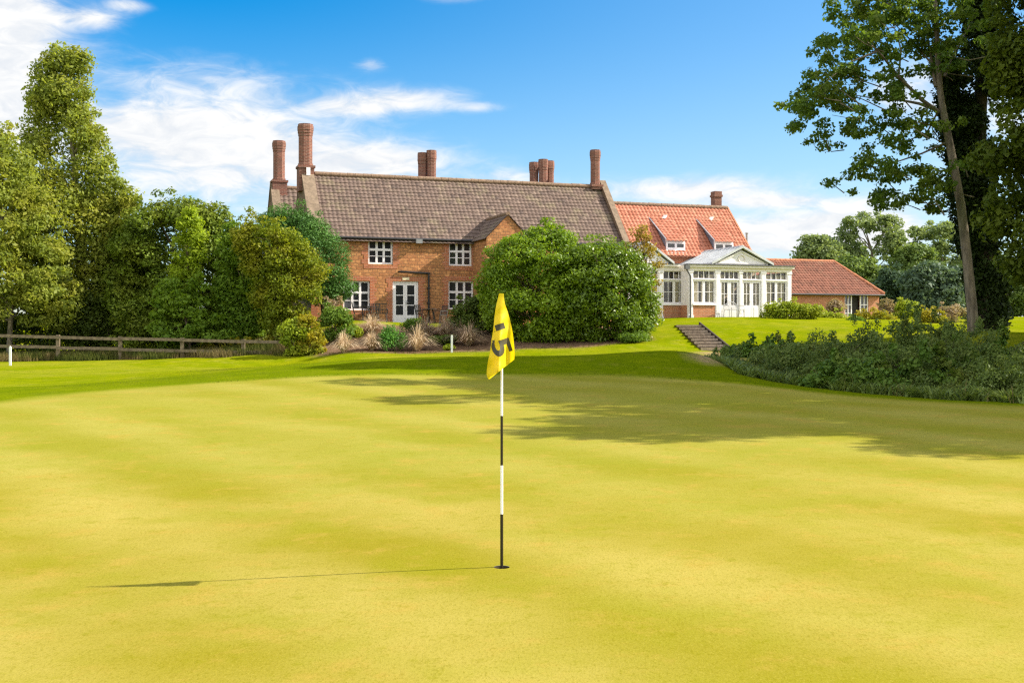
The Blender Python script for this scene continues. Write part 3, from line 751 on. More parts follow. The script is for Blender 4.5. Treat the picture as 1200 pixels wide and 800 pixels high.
for s_ in (-1, 1): cpg.prism([(ry+s_*(rhd+.16), rez+.104), (ry, rz+.294), (ry, rz+.40), (ry+s_*(rhd+.16), rez+.21)], rx0-.07, rx0+.39, 'x')
cpg.build('coping', M['coping'], po)
def ch_e(c):
    x = LX(327, ry, 200); zb_ = LZ(212, 327, ry); sq_base(c, x, ry, rz-1.2, zb_, .82, .82); oct_stack(c, x, ry, zb_, LZ(165.5, 327, ry), .34)
stack(FH, 'chimney', ch_e)
# small two-storey bay with its own tiled gable
bx0 = LX(554.5, 0); bx1 = bx0+2.25; by = -2.2; bez = EAV+.02; brz = bez+1.15; bxm = (bx0+bx1)/2
w3 = MB(); w3.add([(bx0,by,GB),(bx1,by,GB),(bx1,by,bez),(bxm,by,brz),(bx0,by,bez)], [(0,1,2,3,4)])
for x in (bx0, bx1): w3.add([(x,by,GB),(x,-.02,GB),(x,-.02,bez),(x,by,bez)], [(0,1,2,3)])
w3.build('bay_wall', M['ironstone'], FH)
hw = (bx1-bx0)/2; ls = math.hypot(hw, brz-bez); r4 = MB(); BL = 2.2+1.15
def bay_clip_l(u, s):  # the bay roof dies into the main slope
    z_ = s/ls*(brz-bez); return (by-.08+u) < (z_)*HD/rise + .12
pantiles(r4, (bx0-.13*hw/ls*1.2, by-.08, bez-.13*(brz-bez)/ls*1.2), (0,1,0), (hw/ls, 0, (brz-bez)/ls), BL, ls+.16, .275, .30, .04, bay_clip_l)
pantiles(r4, (bx1+.13*hw/ls*1.2, by-.08, bez-.13*(brz-bez)/ls*1.2), (0,1,0), (-hw/ls, 0, (brz-bez)/ls), BL, ls+.16, .275, .30, .04, bay_clip_l)
r4.add([(bx0-.1,by-.05,bez-.12),(bxm,by-.05,brz-.01),(bxm,1.0,brz-.01),(bx0-.1,0,bez-.12)], [(0,1,2,3)], 0, .2); r4.add([(bx1+.1,by-.05,bez-.12),(bxm,by-.05,brz-.01),(bxm,1.0,brz-.01),(bx1+.1,0,bez-.12)], [(0,1,2,3)], 0, .2)
br_ = r4.build('bay_roof', M['mainroof'], FH); r5 = MB(); ridge_row(r5, (bxm, by-.05, brz+.05), (bxm, 1.0, brz+.05), .11); r5.build('ridge_tiles', M['ridge'], br_)

# ---- red roofed wing
WG = empty('red_roofed_wing', (*world(LEN+.1, 4), 2.0), ANG)
tag(WG, 'farmhouse wing with steep orange pantile roof and two catslide dormers above the orangery', 'house')
WOX = LEN+.1
def WL(x, y, z): return (x-WOX, y-4, z-2.0)      # local coordinates of the wing
wy0, wyr = 4.0, 7.0; wrz = 9.17; wez = 6.05; wx1 = LX(852, 7, 246); wx0 = LEN+.1
ww = MB()
for x in (wx0, wx1-.08): ww.add([WL(x,wy0,GB),WL(x,10,GB),WL(x,10,wez),WL(x,wyr,wrz-.05),WL(x,wy0,wez)], [(0,1,2,3,4)])
ww.add([WL(wx0,wy0,GB),WL(wx1-.08,wy0,GB),WL(wx1-.08,wy0,wez),WL(wx0,wy0,wez)], [(0,1,2,3)]); ww.add([WL(wx0,10,GB),WL(wx1-.08,10,GB),WL(wx1-.08,10,wez),WL(wx0,10,wez)], [(0,1,2,3)])
ww.build('wall', M['redbrick'], WG)
wr = wrz-wez; wsl = math.hypot(3, wr); wr_ = MB()
pantiles(wr_, WL(wx0, wy0-.25*3/wsl, wez-.25*wr/wsl), (1,0,0), (0,3/wsl,wr/wsl), wx1-wx0, wsl+.25, .25, .32, .05)
wr_.add([WL(wx0,wy0-.2,wez-.24),WL(wx1-.03,wy0-.2,wez-.24),WL(wx1-.03,wyr,wrz-.03),WL(wx0,wyr,wrz-.03)], [(0,1,2,3)], 0, .1); wr_.add([WL(wx0,10.2,wez-.2),WL(wx1,10.2,wez-.2),WL(wx1,wyr,wrz),WL(wx0,wyr,wrz)], [(0,1,2,3)], 0, .4)
wro = wr_.build('roof', M['redroof'], WG); w_ = MB(); ridge_row(w_, WL(wx0, wyr, wrz+.04), WL(wx1, wyr, wrz+.04)); w_.build('ridge_tiles', M['ridge'], wro)
vb = MB(); vb.prism([(wy0-.22-4, wez-.26-2), (wyr-4, wrz+.0-2), (wyr-4, wrz+.10-2), (wy0-.22-4, wez-.16-2)], wx1-WOX, wx1-WOX+.10, 'x'); vb.build('verge', M['redridge'], WG)
def slope_z(y): return wez+(y-wy0)/3*wr
for pxl, pxr, pyt, pyb in ((780.5, 802.5, 280.3, 299), (837, 859, 281.5, 298)):
    yf = 4.14
    for _ in range(6):   # find where the dormer front stands on the slope
        pass
    x0, zt_ = loc(pxl, pyt, yf); x1, _ = loc(pxr, pyt, yf); zb_ = slope_z(yf)-.0; yb = yf+2.1; ztop = slope_z(yb)
    dm = MB()
    # cheeks and front head
    for x in (x0+.05, x1-.05):
        dm.add([WL(x,yf,zb_-.1),WL(x,yf,zt_),WL(x,yb,ztop-.02),WL(x,yb-.2,slope_z(yb-.2)-.3)], [(0,1,2,3)], 1)
    hf = .16
    dm.box(*[v for ab in zip(WL(x0,yf-.03,zt_-hf), WL(x1,yf+.05,zt_)) for v in ab], 0)
    d_o = dm.build('dormer', [M['white'], M['darklead']], WG)
    zb2 = zb_-.10
    a = WL(x0, yf-.10, zb2); c = WL(x1, yf, zt_-hf)
    casement(d_o, a[0], c[0], a[2], c[2]-.004, a[1]-.0, cols=2, rows=((0, .3), (.3, 1)), sub=(1, 1), frame=.09, mull=.14)
    sk = MB(); p0 = WL(x0, yf-.04, zb_-.25); p1 = WL(x1, yf+.05, zb2-.062)
    if p1[2] > p0[2]: sk.box(p0[0], p1[0], p0[1], p1[1], p0[2], p1[2]); sk.build('apron', M['lead'], d_o)
    tr_ = MB(); L_ = math.hypot(yb-yf+.2, ztop-zt_); vec = (0, (yb-yf)/math.hypot(yb-yf, ztop-zt_), (ztop-zt_)/math.hypot(yb-yf, ztop-zt_))
    pantiles(tr_, WL(x0-.06, yf-.22, zt_+.0-.2*(ztop-zt_)/(yb-yf)+.03), (1,0,0), vec, x1-x0+.12, L_+.08, .25, .32, .05)
    tr_.add([WL(x0-.04,yf-.2,zt_-.09),WL(x1+.04,yf-.2,zt_-.09),WL(x1+.04,yb,ztop),WL(x0-.04,yb,ztop)], [(0,1,2,3)], 0, .1)
    tr_.build('dormer_roof', M['redroof'], d_o)
    lf = MB(); q0 = Vector(WL(x0-.10, yf-.2, zt_-.02)); q1 = Vector(WL(x0-.10, yb+.15, ztop+.10)); lf.bar(q0, q1, .06, .05); lf.build('lead_flashing', M['midlead'], d_o)
for px, py in ((779, 258), (833.5, 260)):        # small roof vents
    yv = 6.1; x, _ = loc(px, py, yv); z_ = slope_z(yv)+.07; v = MB()
    a = Vector(WL(x-.18, yv, z_)); v.bar(Vector(WL(x-.16, yv-.1, z_-.04)), Vector(WL(x+.12, yv+.15, z_+.2)), .22, .08); v.build('roof_vent', plain('pale_vent', (.62,.58,.55), .5), WG)
wc = MB(); x_ = LX(838, 8, 235); zt_ = LZ(225, 838, 8); wc.box(*[v for ab in zip(WL(x_-.25, 7.6, wrz-1.2), WL(x_+.25, 8.1, zt_-.35)) for v in ab])
wc.box(*[v for ab in zip(WL(x_-.30, 7.55, zt_-.35), WL(x_+.30, 8.15, zt_-.22)) for v in ab]); wc.box(*[v for ab in zip(WL(x_-.26, 7.59, zt_-.22), WL(x_+.26, 8.11, zt_)) for v in ab])
wc.build('chimney', M['chimbrick'], WG)
fp = MB(); x_ = LX(880, 8, 285); fp.tube([WL(x_, 8.5, 5.5), WL(x_, 8.5, LZ(274, 880, 8.5))], .075, 10); fp.tube([WL(x_, 8.5, LZ(274, 880, 8.5)), WL(x_, 8.5, LZ(273, 880, 8.5))], .11, 10); fp.build('flue_pipe', M['greymetal'], WG)

# ---- orangery
OX = 19.6
OR_ = empty('orangery', (*world(OX, 0), 2.0), ANG)
tag(OR_, 'white glazed orangery with low pediments and brick plinth beside the lawn', 'orangery')
def OL(x, y, z): return (x-OX, y, z-2.0)
def obox(mb, x0, x1, y0, y1, z0, z1, mi=0):
    a = OL(x0, y0, z0); c = OL(x1, y1, z1); mb.box(a[0], c[0], a[1], c[1], a[2], c[2], mi)
def opx(px, y=0.0): return LX(px, y, 340)
zB = 1.6; zpl = LZ(359.5, 866); zs0 = LZ(356.5, 866); zw0 = zs0+.03; zw1 = LZ(331, 866)+.10; ztr0 = LZ(326.6, 866)-.05; ztr1 = LZ(318.6, 866)+.05; zcor = LZ(311.5, 866)
BLK = [(0.0, [808.5, 841, 868, 894.5, 925.5], 2.0), (.95, [701, 737, 774.5, 806.5], 2.0)]
pil = [(0.0, 806.8, 812.0), (0.0, 838.3, 843.8), (0.0, 866.2, 870.0), (0.0, 892.0, 897.4), (0.0, 922.3, 927.3)]
pil2 = [(.95, 698, 703), (.95, 734.5, 739.5), (.95, 771.8, 777), (.95, 803, 808)]
def pilaster(y, a, c):
    p = MB(); x0, x1 = opx(a, y), opx(c, y)
    obox(p, x0, x1, y-.02, y+.16, zB, zcor-.30)
    obox(p, x0-.03, x1+.03, y-.05, y-.0205, zcor-.42, zcor-.301); obox(p, x0-.03, x1+.03, y-.05, y-.0205, zB, zB+.75 if y == 0 else zB+.7)
    xm_ = (x0+x1)/2
    obox(p, x0+.05, x1-.05, y-.032, y-.0205, zB+.85, zcor-.5)
    p.build('pilaster', M['white'], OR_)
for a in pil+pil2: pilaster(*a)
def glazed(y, a, c, door=False):
    x0, x1 = opx(a, y), opx(c, y)
    # transom lights
    t0 = OL(x0, y, ztr0); t1 = OL(x1, y, ztr1)
    casement(OR_, t0[0], t1[0], t0[2], t1[2], y+.0, cols=4, rows=((0, 1),), sub=(1,), glass='clear', frame=.05, mull=.034, name='transom_light', sill=False)
    r_ = MB(); obox(r_, x0, x1, y+.02, y+.14, zw1+.001, ztr0-.001); obox(r_, x0, x1, y-.03, y+.0195, zw1+.02, zw1+.08); r_.build('transom_rail', M['white'], OR_)
    n = 2
    for k in range(n):
        xa = x0+(x1-x0)*k/n+.004; xb = x0+(x1-x0)*(k+1)/n-.004
        zb_ = zB if door else zw0
        f = MB(); fr = .075 if not door else .11
        obox(f, xa, xa+fr, y+.04, y+.10, zb_, zw1); obox(f, xb-fr, xb, y+.04, y+.10, zb_, zw1); obox(f, xa+fr, xb-fr, y+.04, y+.10, zw1-fr, zw1)
        zg = (LZ(357.5, 866) if door else zb_+fr)
        obox(f, xa+fr, xb-fr, y+.04, y+.10, zb_, zg)
        if door:
            obox(f, xa+fr+.05, xb-fr-.05, y+.028, y+.0395, zB+.62, zg-.12)
        xm_ = (xa+xb)/2; zm = (zg+zw1-fr)/2
        obox(f, xm_-.014, xm_+.014, y+.055, y+.085, zg, zw1-fr); obox(f, xa+fr, xb-fr, y+.057, y+.083, zm-.014, zm+.014)
        o = f.build('door' if door else 'window', M['white'], OR_)
        g = MB(); z_ = [OL(xa+fr, y+.07, zg), OL(xb-fr, y+.07, zg), OL(xb-fr, y+.07, zw1-fr), OL(xa+fr, y+.07, zw1-fr)]; g.add(z_, [(0,1,2,3)]); g.build('pane', M['clear'], o)
        if door and k == 0:
            h = MB(); h.bar(OL(xb-.05, y+.0, zB+1.55), OL(xb-.15, y+.0, zB+1.55), .02); h.bar(OL(xb-.05, y+.04, zB+1.55), OL(xb-.05, y-.01, zB+1.55), .02); h.build('handle', M['greymetal'], o)
    if not door:
        s_ = MB(); obox(s_, x0-.02, x1+.02, y-.07, y+.12, zs0-.07, zs0+.028); s_.build('sill', M['white'], OR_)
        p = MB(); obox(p, x0, x1, y-.005, y+.14, zB, zs0-.072); p.build('plinth', M['orangebrick'], OR_)
glazed(0, 812.0, 838.3); glazed(0, 843.8, 866.2, True); glazed(0, 870.0, 892.0, True); glazed(0, 897.4, 922.3)
glazed(.95, 703, 734.5); glazed(.95, 739.5, 771.8); glazed(.95, 777, 803)
# side return, cornice, flat roof
sd = MB(); xl = opx(807); obox(sd, xl-.0, xl+.12, .163, .93, zB, zcor-.3, 0); sd.build('side_wall', M['white'], OR_); sb_ = MB(); obox(sb_, xl-.02, xl-.001, .163, .93, zB, zs0-.07); sb_.build('side_plinth', M['orangebrick'], OR_)
cn = MB(); xr = opx(927.3); x2l = opx(698, .95)
obox(cn, xl-.02, xr+.02, -.03, .30, zcor-.30, zcor-.12); obox(cn, xl-.12, xr+.12, -.14, .30, zcor-.12, zcor); obox(cn, xl-.02, xl+.2, .301, 1.3, zcor-.3, zcor-.001)
zc2 = zcor+.06
obox(cn, x2l, xl-.03, .92, 1.25, zc2-.36, zc2-.12); obox(cn, x2l, xl-.125, .81, 1.25, zc2-.12, zc2)
cn.build('cornice', M['cream'], OR_)
ed = MB(); obox(ed, xl-.16, xr+.16, -.20, .3, zcor+.001, zcor+.06); obox(ed, x2l, xl-.165, .77, 1.3, zc2+.001, zc2+.05); ed.build('gutter', M['gutter'], OR_)
fr_ = MB(); obox(fr_, xl, xr, .301, 4.0, zcor-.06, zcor+.05); obox(fr_, x2l, xl-.002, 1.301, 4.0, zcor-.06, zcor+.04); fr_.build('flat_roof', M['lead'], OR_)
def pediment(xa, xb, xm_, y, z0, zt, ylen):
    r = MB(); h = zt-z0
    a = OL(xa, y, z0); c = OL(xb, y, z0); e = OL(xm_, y, zt)
    wl = MB(); wl.add([(a[0], y, a[2]), (c[0], y, c[2]), (e[0], y, e[2])], [(0,1,2)])
    # shallow moulded border
    for p, q in ((a, e), (c, e), (a, c)):
        wl.bar(Vector((p[0]*.96+q[0]*.04, y-.02, p[2]+.09*(1 if p[2] == q[2] else .4))), Vector((q[0]*.98+p[0]*.02, y-.02, q[2]+(.09 if p[2] == q[2] else -.10))), .05, .09)
    po = wl.build('pediment', M['white'], OR_)
    rd = MB(); cx_, cz_ = e[0], a[2]+h*.40; rr0 = h*.24
    pts = [(cx_+rr0*math.cos(k/24*2*math.pi), y-.02, cz_+rr0*math.sin(k/24*2*math.pi)) for k in range(25)]
    rd.tube(pts, .03, 6, cap=False); rd.build('roundel', M['cream'], po)
    for sgn, p in ((-1, a), (1, c)):
        o0 = Vector((p[0]+sgn*.22, y-.20, p[2]-.02)); o1 = Vector((e[0], y-.20, e[2]+.10)); L = Vector((0, ylen+.2, 0))
        th = Vector((0, 0, .09)); v = [o0, o1, o1+L, o0+L]
        r.add([*v, *[k+th for k in v]], [(3,2,1,0),(4,5,6,7),(0,1,5,4),(1,2,6,5),(2,3,7,6),(3,0,4,7)])
        n = 9                                          # standing seams
        for k in range(n+1):
            off = Vector((0, (ylen+.14)*k/n+.03, .115)); r.bar(o0+off, o1+off, .04, .05)
    r.tube([OL(xm_, y-.2, zt+.20), OL(xm_, y+ylen, zt+.20)], .05, 8)
    r.build('pediment_roof', M['zinc'], OR_)
pediment(opx(836.5), opx(900.5), opx(868.5), -.02, zcor+.065, LZ(292.8, 868), 4.05)
pediment(opx(730, .95), opx(784, .95), opx(757, .95), .90, zcor+.065, LZ(287, 757, .95), 3.1)
dpp = MB(); x_ = opx(808.2); dpp.tube([OL(opx(804.0), -.10, zcor-.05), OL(opx(804.0), -.10, zcor-.28), OL(x_, -.10, zcor-.62), OL(x_, -.10, zB)], .045, 8); obox(dpp, opx(801.5), opx(806.5), -.2, -.02, zcor-.25, zcor-.02); dpp.build('drainpipe', M['gutter'], OR_)
# the room behind the glass
rm = MB(); obox(rm, x2l, xr, 3.8, 3.9, zB, zcor-.1, 0); obox(rm, x2l, xr, .2, 3.79, zB-.1, zB+.45, 1); obox(rm, xr-.14, xr-.02, .2, 3.79, zB, zcor-.31, 2); obox(rm, x2l, x2l+.1, 1.2, 3.79, zB, zcor-.31, 0)
rm.build('room', [M['roomwall'], M['carpet'], M['white']], OR_)
random.seed(5)
for y, a, c in ((0, 812, 820), (0, 830, 838.5), (0, 844, 851), (0, 857, 862), (0, 872, 880), (0, 885, 892), (0, 898, 908), (0, 911, 922), (.95, 790, 802), (.95, 741, 750), (0, 823, 828), (.95, 764, 771)):
    cu_ = MB(); x0, x1 = opx(a, y), opx(c, y); n = 14; top = []; bot = []
    for k in range(n+1):
        x = x0+(x1-x0)*k/n; d_ = .045*math.sin(k*1.9+a)+.02*math.sin(k*3.1)
        top.append(OL(x, y+.20+d_, zcor-.5)); bot.append(OL(x0+(x1-x0)*(.5+(k/n-.5)*.8), y+.20+d_*1.2, zs0-.1 if c < 840 or c > 900 else zB+.5))
    cu_.add(bot+top, [(k, k+1, n+2+k, n+1+k) for k in range(n)], smooth=True); cu_.build('curtain', M['curtain'], OR_)

# ---- outbuilding
oy = 12.0
ox1, oez = loc(1034, 343.5, oy); ox0 = 27.6; oex = LX(930, oy)
OB = empty('brick_outbuilding', (*world(ox0, oy), 2.2), ANG)
tag(OB, 'low brick outbuilding with hipped rust red pantile roof beyond the orangery', 'outbuilding')
def BL_(x, y, z): return (x-ox0, y-oy, z-2.2)
ohd = 3.0; oxr, orz = loc(977, 307, oy+ohd)
wn = (loc(990, 345.5, oy)[0], loc(1018, 345.5, oy)[0], 2.0, LZ(345.2, 1000, oy))
w = MB(); tmp = MB()
wall_front(tmp, ox0, ox1-.28, 1.4, oez+.05, oy, [wn], .15)
w.add([BL_(*v) for v in tmp.v], tmp.f)
for q in ([(ox1-.28,oy,1.4),(ox1-.28,oy+2*ohd,1.4),(ox1-.28,oy+2*ohd,oez),(ox1-.28,oy,oez)], [(ox0,oy,1.4),(ox0,oy+2*ohd,1.4),(ox0,oy+2*ohd,oez),(ox0,oy,oez)], [(ox0,oy+2*ohd,1.4),(ox1-.28,oy+2*ohd,1.4),(ox1-.28,oy+2*ohd,oez),(ox0,oy+2*ohd,oez)]):
    w.add([BL_(*v) for v in q], [(0,1,2,3)])
w.build('wall', M['orangebrick'], OB)
osl = math.hypot(ohd, orz-oez); r_ = MB(); Wd = ox1-ox0
pantiles(r_, BL_(ox0, oy-.22, oez-.12), (1,0,0), (0, ohd/osl, (orz-oez)/osl), Wd, osl+.2, .25, .32, .05, lambda u, s: u < Wd-(ox1-oxr)*(s/(osl+.2))-.02)
r_.add([BL_(ox0,oy-.2,oez-.17),BL_(ox1-.05,oy-.2,oez-.17),BL_(oxr,oy+ohd,orz-.03),BL_(ox0,oy+ohd,orz-.03)], [(0,1,2,3)], 0, .2); r_.add([BL_(ox0,oy+2*ohd+.2,oez-.1),BL_(ox1,oy+2*ohd+.2,oez-.1),BL_(oxr,oy+ohd,orz),BL_(ox0,oy+ohd,orz)], [(0,1,2,3)], 0, .4)
r_.add([BL_(ox1-.03,oy-.2,oez-.12),BL_(ox1-.03,oy+2*ohd+.2,oez-.12),BL_(oxr,oy+ohd,orz)], [(0,1,2)], 0, .5)
ro = r_.build('roof', M['outroof'], OB); h = MB(); ridge_row(h, BL_(ox0, oy+ohd, orz+.04), BL_(oxr, oy+ohd, orz+.04), .12); ridge_row(h, BL_(oxr, oy+ohd, orz+.03), BL_(ox1-.02, oy-.22, oez-.05), .12); h.build('ridge_tiles', M['redridge'], ro)
g_ = MB(); g_.tube([BL_(ox0, oy-.27, oez-.16), BL_(ox1, oy-.27, oez-.16)], .06, 8); g_.build('gutter', M['pipe'], OB)
a = BL_(wn[0], oy, wn[2]); c = BL_(wn[1], oy, wn[3]); wd = c[0]-a[0]
casement(OB, a[0], a[0]+wd*.32, a[2], c[2], .02, cols=2, rows=((0, .66), (.66, 1)), sub=(2, 1), frame=.08, mull=.06, sill=False)
casement(OB, a[0]+wd*.66, c[0], a[2], c[2], .02, cols=2, rows=((0, .66), (.66, 1)), sub=(2, 1), frame=.08, mull=.06, sill=False)
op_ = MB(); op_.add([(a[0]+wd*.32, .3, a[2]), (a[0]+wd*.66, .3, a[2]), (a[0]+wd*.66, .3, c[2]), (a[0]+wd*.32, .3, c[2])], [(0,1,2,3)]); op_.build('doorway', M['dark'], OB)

# ------------------------------------------------------------------ foliage machinery
def leaf_cards(clumps, n, size, rng, up=.35, wid=.55, shell=.55, jitter=.35, droop=0.0):
    c = np.asarray(clumps, float)                       # cx cy cz rx ry rz
    wgt = (c[:, 3]*c[:, 4]*c[:, 5])**(2/3); k = rng.choice(len(c), n, p=wgt/wgt.sum())
    d = rng.normal(size=(n, 3)); d /= np.linalg.norm(d, axis=1)[:, None]
    r = shell + (1-shell)*rng.random(n)**.6; r *= 1+rng.normal(size=n)*.10
    pos = c[k, :3] + d*c[k, 3:6]*r[:, None]
    nm = d*.8 + rng.normal(size=(n, 3))*.75; nm[:, 2] += up; nm /= np.linalg.norm(nm, axis=1)[:, None]
    tg = np.cross(nm, rng.normal(size=(n, 3))); tg[:, 2] -= droop; tg -= nm*(tg*nm).sum(1)[:, None]; tg /= np.linalg.norm(tg, axis=1)[:, None] + 1e-9
    bt = np.cross(nm, tg)
    sz = size*(1+jitter*rng.normal(size=n)).clip(.4, 2.0)
    L = tg*sz[:, None]*.5; B = bt*(sz*wid)[:, None]*.5
    v = np.stack([pos-L, pos+B-L*.1, pos+L, pos-B-L*.1], 1).reshape(-1, 3)
    crnd = rng.random(len(c))
    rnd = np.clip(.55*crnd[k] + .45*rng.random(n), 0, 1)
    return v, rnd

def outline_clumps(rows, D, n, r, rng, depth=1.0, flat=.8, edge=.35):
    """clumps spread through the solid whose elevation is the row list (py,x0,x1) at distance D"""
    ra = np.array(rows, float); out = []
    hts = np.diff(ra[:, 0]); wd = ra[:, 2]-ra[:, 1]
    pys = np.linspace(ra[0, 0], ra[-1, 0], 200); w = np.interp(pys, ra[:, 0], wd); pw_ = w/w.sum()
    for _ in range(n):
        py = rng.choice(pys, p=pw_); a = np.interp(py, ra[:, 0], ra[:, 1]); c = np.interp(py, ra[:, 0], ra[:, 2])
        u = rng.uniform(-1, 1); u = np.sign(u)*abs(u)**(1-edge*.5)
        rr = r*(rng.uniform(.7, 1.4) if rng.random() < .7 else rng.uniform(.35, .6)); u *= 1.0 if rr > r*.65 else rng.uniform(1.0, 1.16); rp = rr*F/D
        hw = max((c-a)/2-rp*.35, 0); px = (a+c)/2 + u*hw
        dm = depth*(c-a)/2/F*D*math.sqrt(max(0, 1-u*u)); dd = rng.uniform(-1, 1); dd = np.sign(dd)*abs(dd)**.6*max(dm-rr*.5, 0)
        p = P(px, py + (rp*.5 if py < ra[0, 0]+rp else 0), D); p[1] += dd
        if rr < r*.65: p[2] += rng.uniform(-.2, 1.0)*r
        out.append((*p, rr, rr, rr*flat))
    return out

def limbs(mb, base, top_path, radii, clumps, rng, nb=14, r0=.07):
    """trunk along top_path plus branches out to a sample of clumps"""
    mb.tube(top_path, radii, 9)
    tp = np.array([list(p) for p in top_path], float)
    idx = rng.choice(len(clumps), min(nb, len(clumps)), replace=False)
    for i in idx:
        c = np.array(clumps[i][:3]); hgt = max(tp[0, 2]+.35*(tp[-1, 2]-tp[0, 2]), c[2]-.55*np.hypot(*(c[:2]-tp[-1, :2])) - .3)
        hgt = min(hgt, tp[-1, 2]); k = np.interp(hgt, tp[:, 2], np.arange(len(tp))); k0 = int(min(k, len(tp)-2)); st = tp[k0]+(tp[k0+1]-tp[k0])*(k-k0)
        mid = (st+c)/2 + np.array([0, 0, .12*np.linalg.norm(c-st)]) + rng.normal(size=3)*.08*np.linalg.norm(c-st)
        rr = r0*(.6+.6*rng.random())
        pts = [st, st*.5+mid*.5+rng.normal(size=3)*.03, mid, mid*.45+c*.55+rng.normal(size=3)*.05, c]
        mb.tube([Vector(p) for p in pts], [rr, rr*.8, rr*.6, rr*.4, rr*.15], 6, cap=False)

def plant(name, label, cat, base, clumps, n, size, mat, group=None, trunk=None, bark='bark', seed=1, nb=10, up=.6, wid=.55, shell=.5, r0=.05, part='crown', extra=None, droop=0.0):
    rng = np.random.default_rng(seed)
    root = empty(name, base); tag(root, label, cat, group)
    b3 = np.array(base, float)
    v, rnd = leaf_cards(clumps, n, size, rng, up, wid, shell, droop=droop)
    fast_mesh(part, v-b3, 4, M[mat], rnd, root)
    if extra:
        for (nm, cl, n2, s2, m2) in extra:
            v, rnd = leaf_cards(cl, n2, s2, rng, up, wid, shell); fast_mesh(nm, v-b3, 4, M[m2], rnd, root)
    mb = MB()
    if trunk is None:
        cz = np.mean([c[2] for c in clumps]); tr = [b3+np.array([0, 0, -.3]), b3+np.array([rng.normal()*.1, rng.normal()*.1, (cz-b3[2])*.5]), np.array([np.mean([c[0] for c in clumps]), np.mean([c[1] for c in clumps]), cz])]
        rad = [r0*2.2, r0*1.7, r0]
    else: tr, rad = trunk
    limbs(mb, b3, [Vector(p-b3) for p in np.array(tr)], rad, [(*(np.array(c[:3])-b3), 0, 0, 0) for c in clumps], rng, nb, r0)
    mb.build('trunk' if cat == 'tree' else 'stems', M[bark], root, uv=False)
    return root

def bush(name, label, cat, rows, D, nclump, r, n, size, mat, seed, group=None, depth=1.0, flat=.62, **kw):
    rng = np.random.default_rng(seed+1000)
    if 'far' not in name: nclump = int(nclump*1.6); n = int(n*1.12)
    cl = outline_clumps(rows, D, nclump, r, rng, depth, flat)
    px = (rows[-1][1]+rows[-1][2])/2; base = lineup(px, D)
    return plant(name, label, cat, base, cl, n, size, mat, group, seed=seed, **kw)

# ------------------------------------------------------------------ trees on the left
TG = 'trees and tall shrubs behind the left fence'
bx = lineup(100, 54)
tp_ = [P(98, 405, 54), P(97, 350, 54), P(94, 280, 54), P(88, 210, 54), P(82, 140, 54), P(78, 75, 54)]
bush('poplar_tree', 'tall pointed poplar tree with sparse grey green leaves, the highest on the left', 'tree',
     [(50,68,86),(62,52,98),(80,44,102),(120,34,108),(160,28,122),(200,20,134),(250,10,146),(300,6,150),(345,20,146),(372,50,130)], 54, 210, .66, 56000, .17, 'poplar', 21, TG, depth=.8,
     trunk=(tp_, [.26, .22, .18, .13, .08, .03]), bark='barkgrey', nb=46, r0=.05, shell=.3, droop=.5, flat=.95)
bush('willow_tree', 'broad olive green willow tree at the far left edge behind the fence', 'tree',
     [(150,-40,8),(175,-50,22),(215,-60,45),(260,-60,72),(300,-60,85),(340,-60,90),(378,-60,80)], 51, 150, .66, 40000, .165, 'poplar', 22, TG, depth=.8, nb=26, bark='barkgrey', r0=.06, shell=.35, droop=.8)
bush('weeping_sapling', 'slim pale leaved tree filling the gap right of the tall poplar', 'tree',
     [(200,136,150),(225,128,160),(260,120,160),(300,112,152),(350,110,140)], 53.5, 36, .5, 7000, .16, 'poplar', 23, TG, nb=12, r0=.04, shell=.35)
bush('evergreen_tree', 'dense dark green evergreen tree behind the middle of the fence', 'tree',
     [(231,190,232),(240,168,258),(258,142,272),(300,130,285),(345,128,295),(392,125,298)], 53, 170, .66, 52000, .15, 'ever', 24, TG, depth=.7, nb=16, bark='barkdark', r0=.07)
bush('evergreen_tree', 'dark green evergreen tree filling the space between the poplar and the lime sapling', 'tree',
     [(250,128,166),(275,118,182),(310,112,190),(350,112,190),(395,118,188)], 54.2, 70, .6, 22000, .15, 'ever', 224, TG, depth=.6, nb=10, bark='barkdark', r0=.06)
bush('lime_tree', 'slender lime green young tree standing in front of the dark evergreen', 'tree',
     [(240,216,228),(262,208,238),(300,203,238),(335,200,236),(365,206,232)], 50.4, 34, .42, 7500, .14, 'lime', 25, TG, depth=.6, nb=12, r0=.03, shell=.3)
bush('maple_sapling', 'bright green broad leaved sapling low behind the fence', 'tree',
     [(318,196,226),(340,186,246),(370,178,260),(398,176,270)], 49.6, 32, .42, 6200, .17, 'maple', 26, TG, depth=.5, nb=12, r0=.03, shell=.3)
bush('field_maple', 'mid green leafy tree between the evergreen and the golden hawthorn', 'tree',
     [(262,268,300),(285,258,314),(325,252,316),(370,250,312),(398,262,305)], 50.6, 80, .55, 19000, .15, 'maple', 27, TG, depth=.6, nb=14, r0=.04, shell=.4)
bush('hawthorn_tree', 'golden yellow hawthorn tree turning autumn colours near the farmhouse', 'tree',
     [(252,288,312),(268,272,340),(295,280,366),(320,292,384),(345,296,376),(372,306,352),(392,318,344)], 49.6, 90, .5, 22000, .13, 'gold', 28, TG, depth=.6, nb=26, r0=.04, shell=.4)
bush('cypress_tree', 'rounded blue green cypress tree at the left end of the farmhouse', 'tree',
     [(238,326,346),(250,306,362),(275,306,390),(300,318,408),(330,340,412),(352,366,408)], 52.5, 100, .55, 40000, .12, 'conifer', 29, TG, depth=.7, nb=10, bark='barkdark', wid=.32, shell=.6, up=.6,
     trunk=([lineup(383, 52.5)-np.array([0,0,.3]), P(380, 360, 52.5), P(372, 300, 52.5)], [.2, .17, .12]))
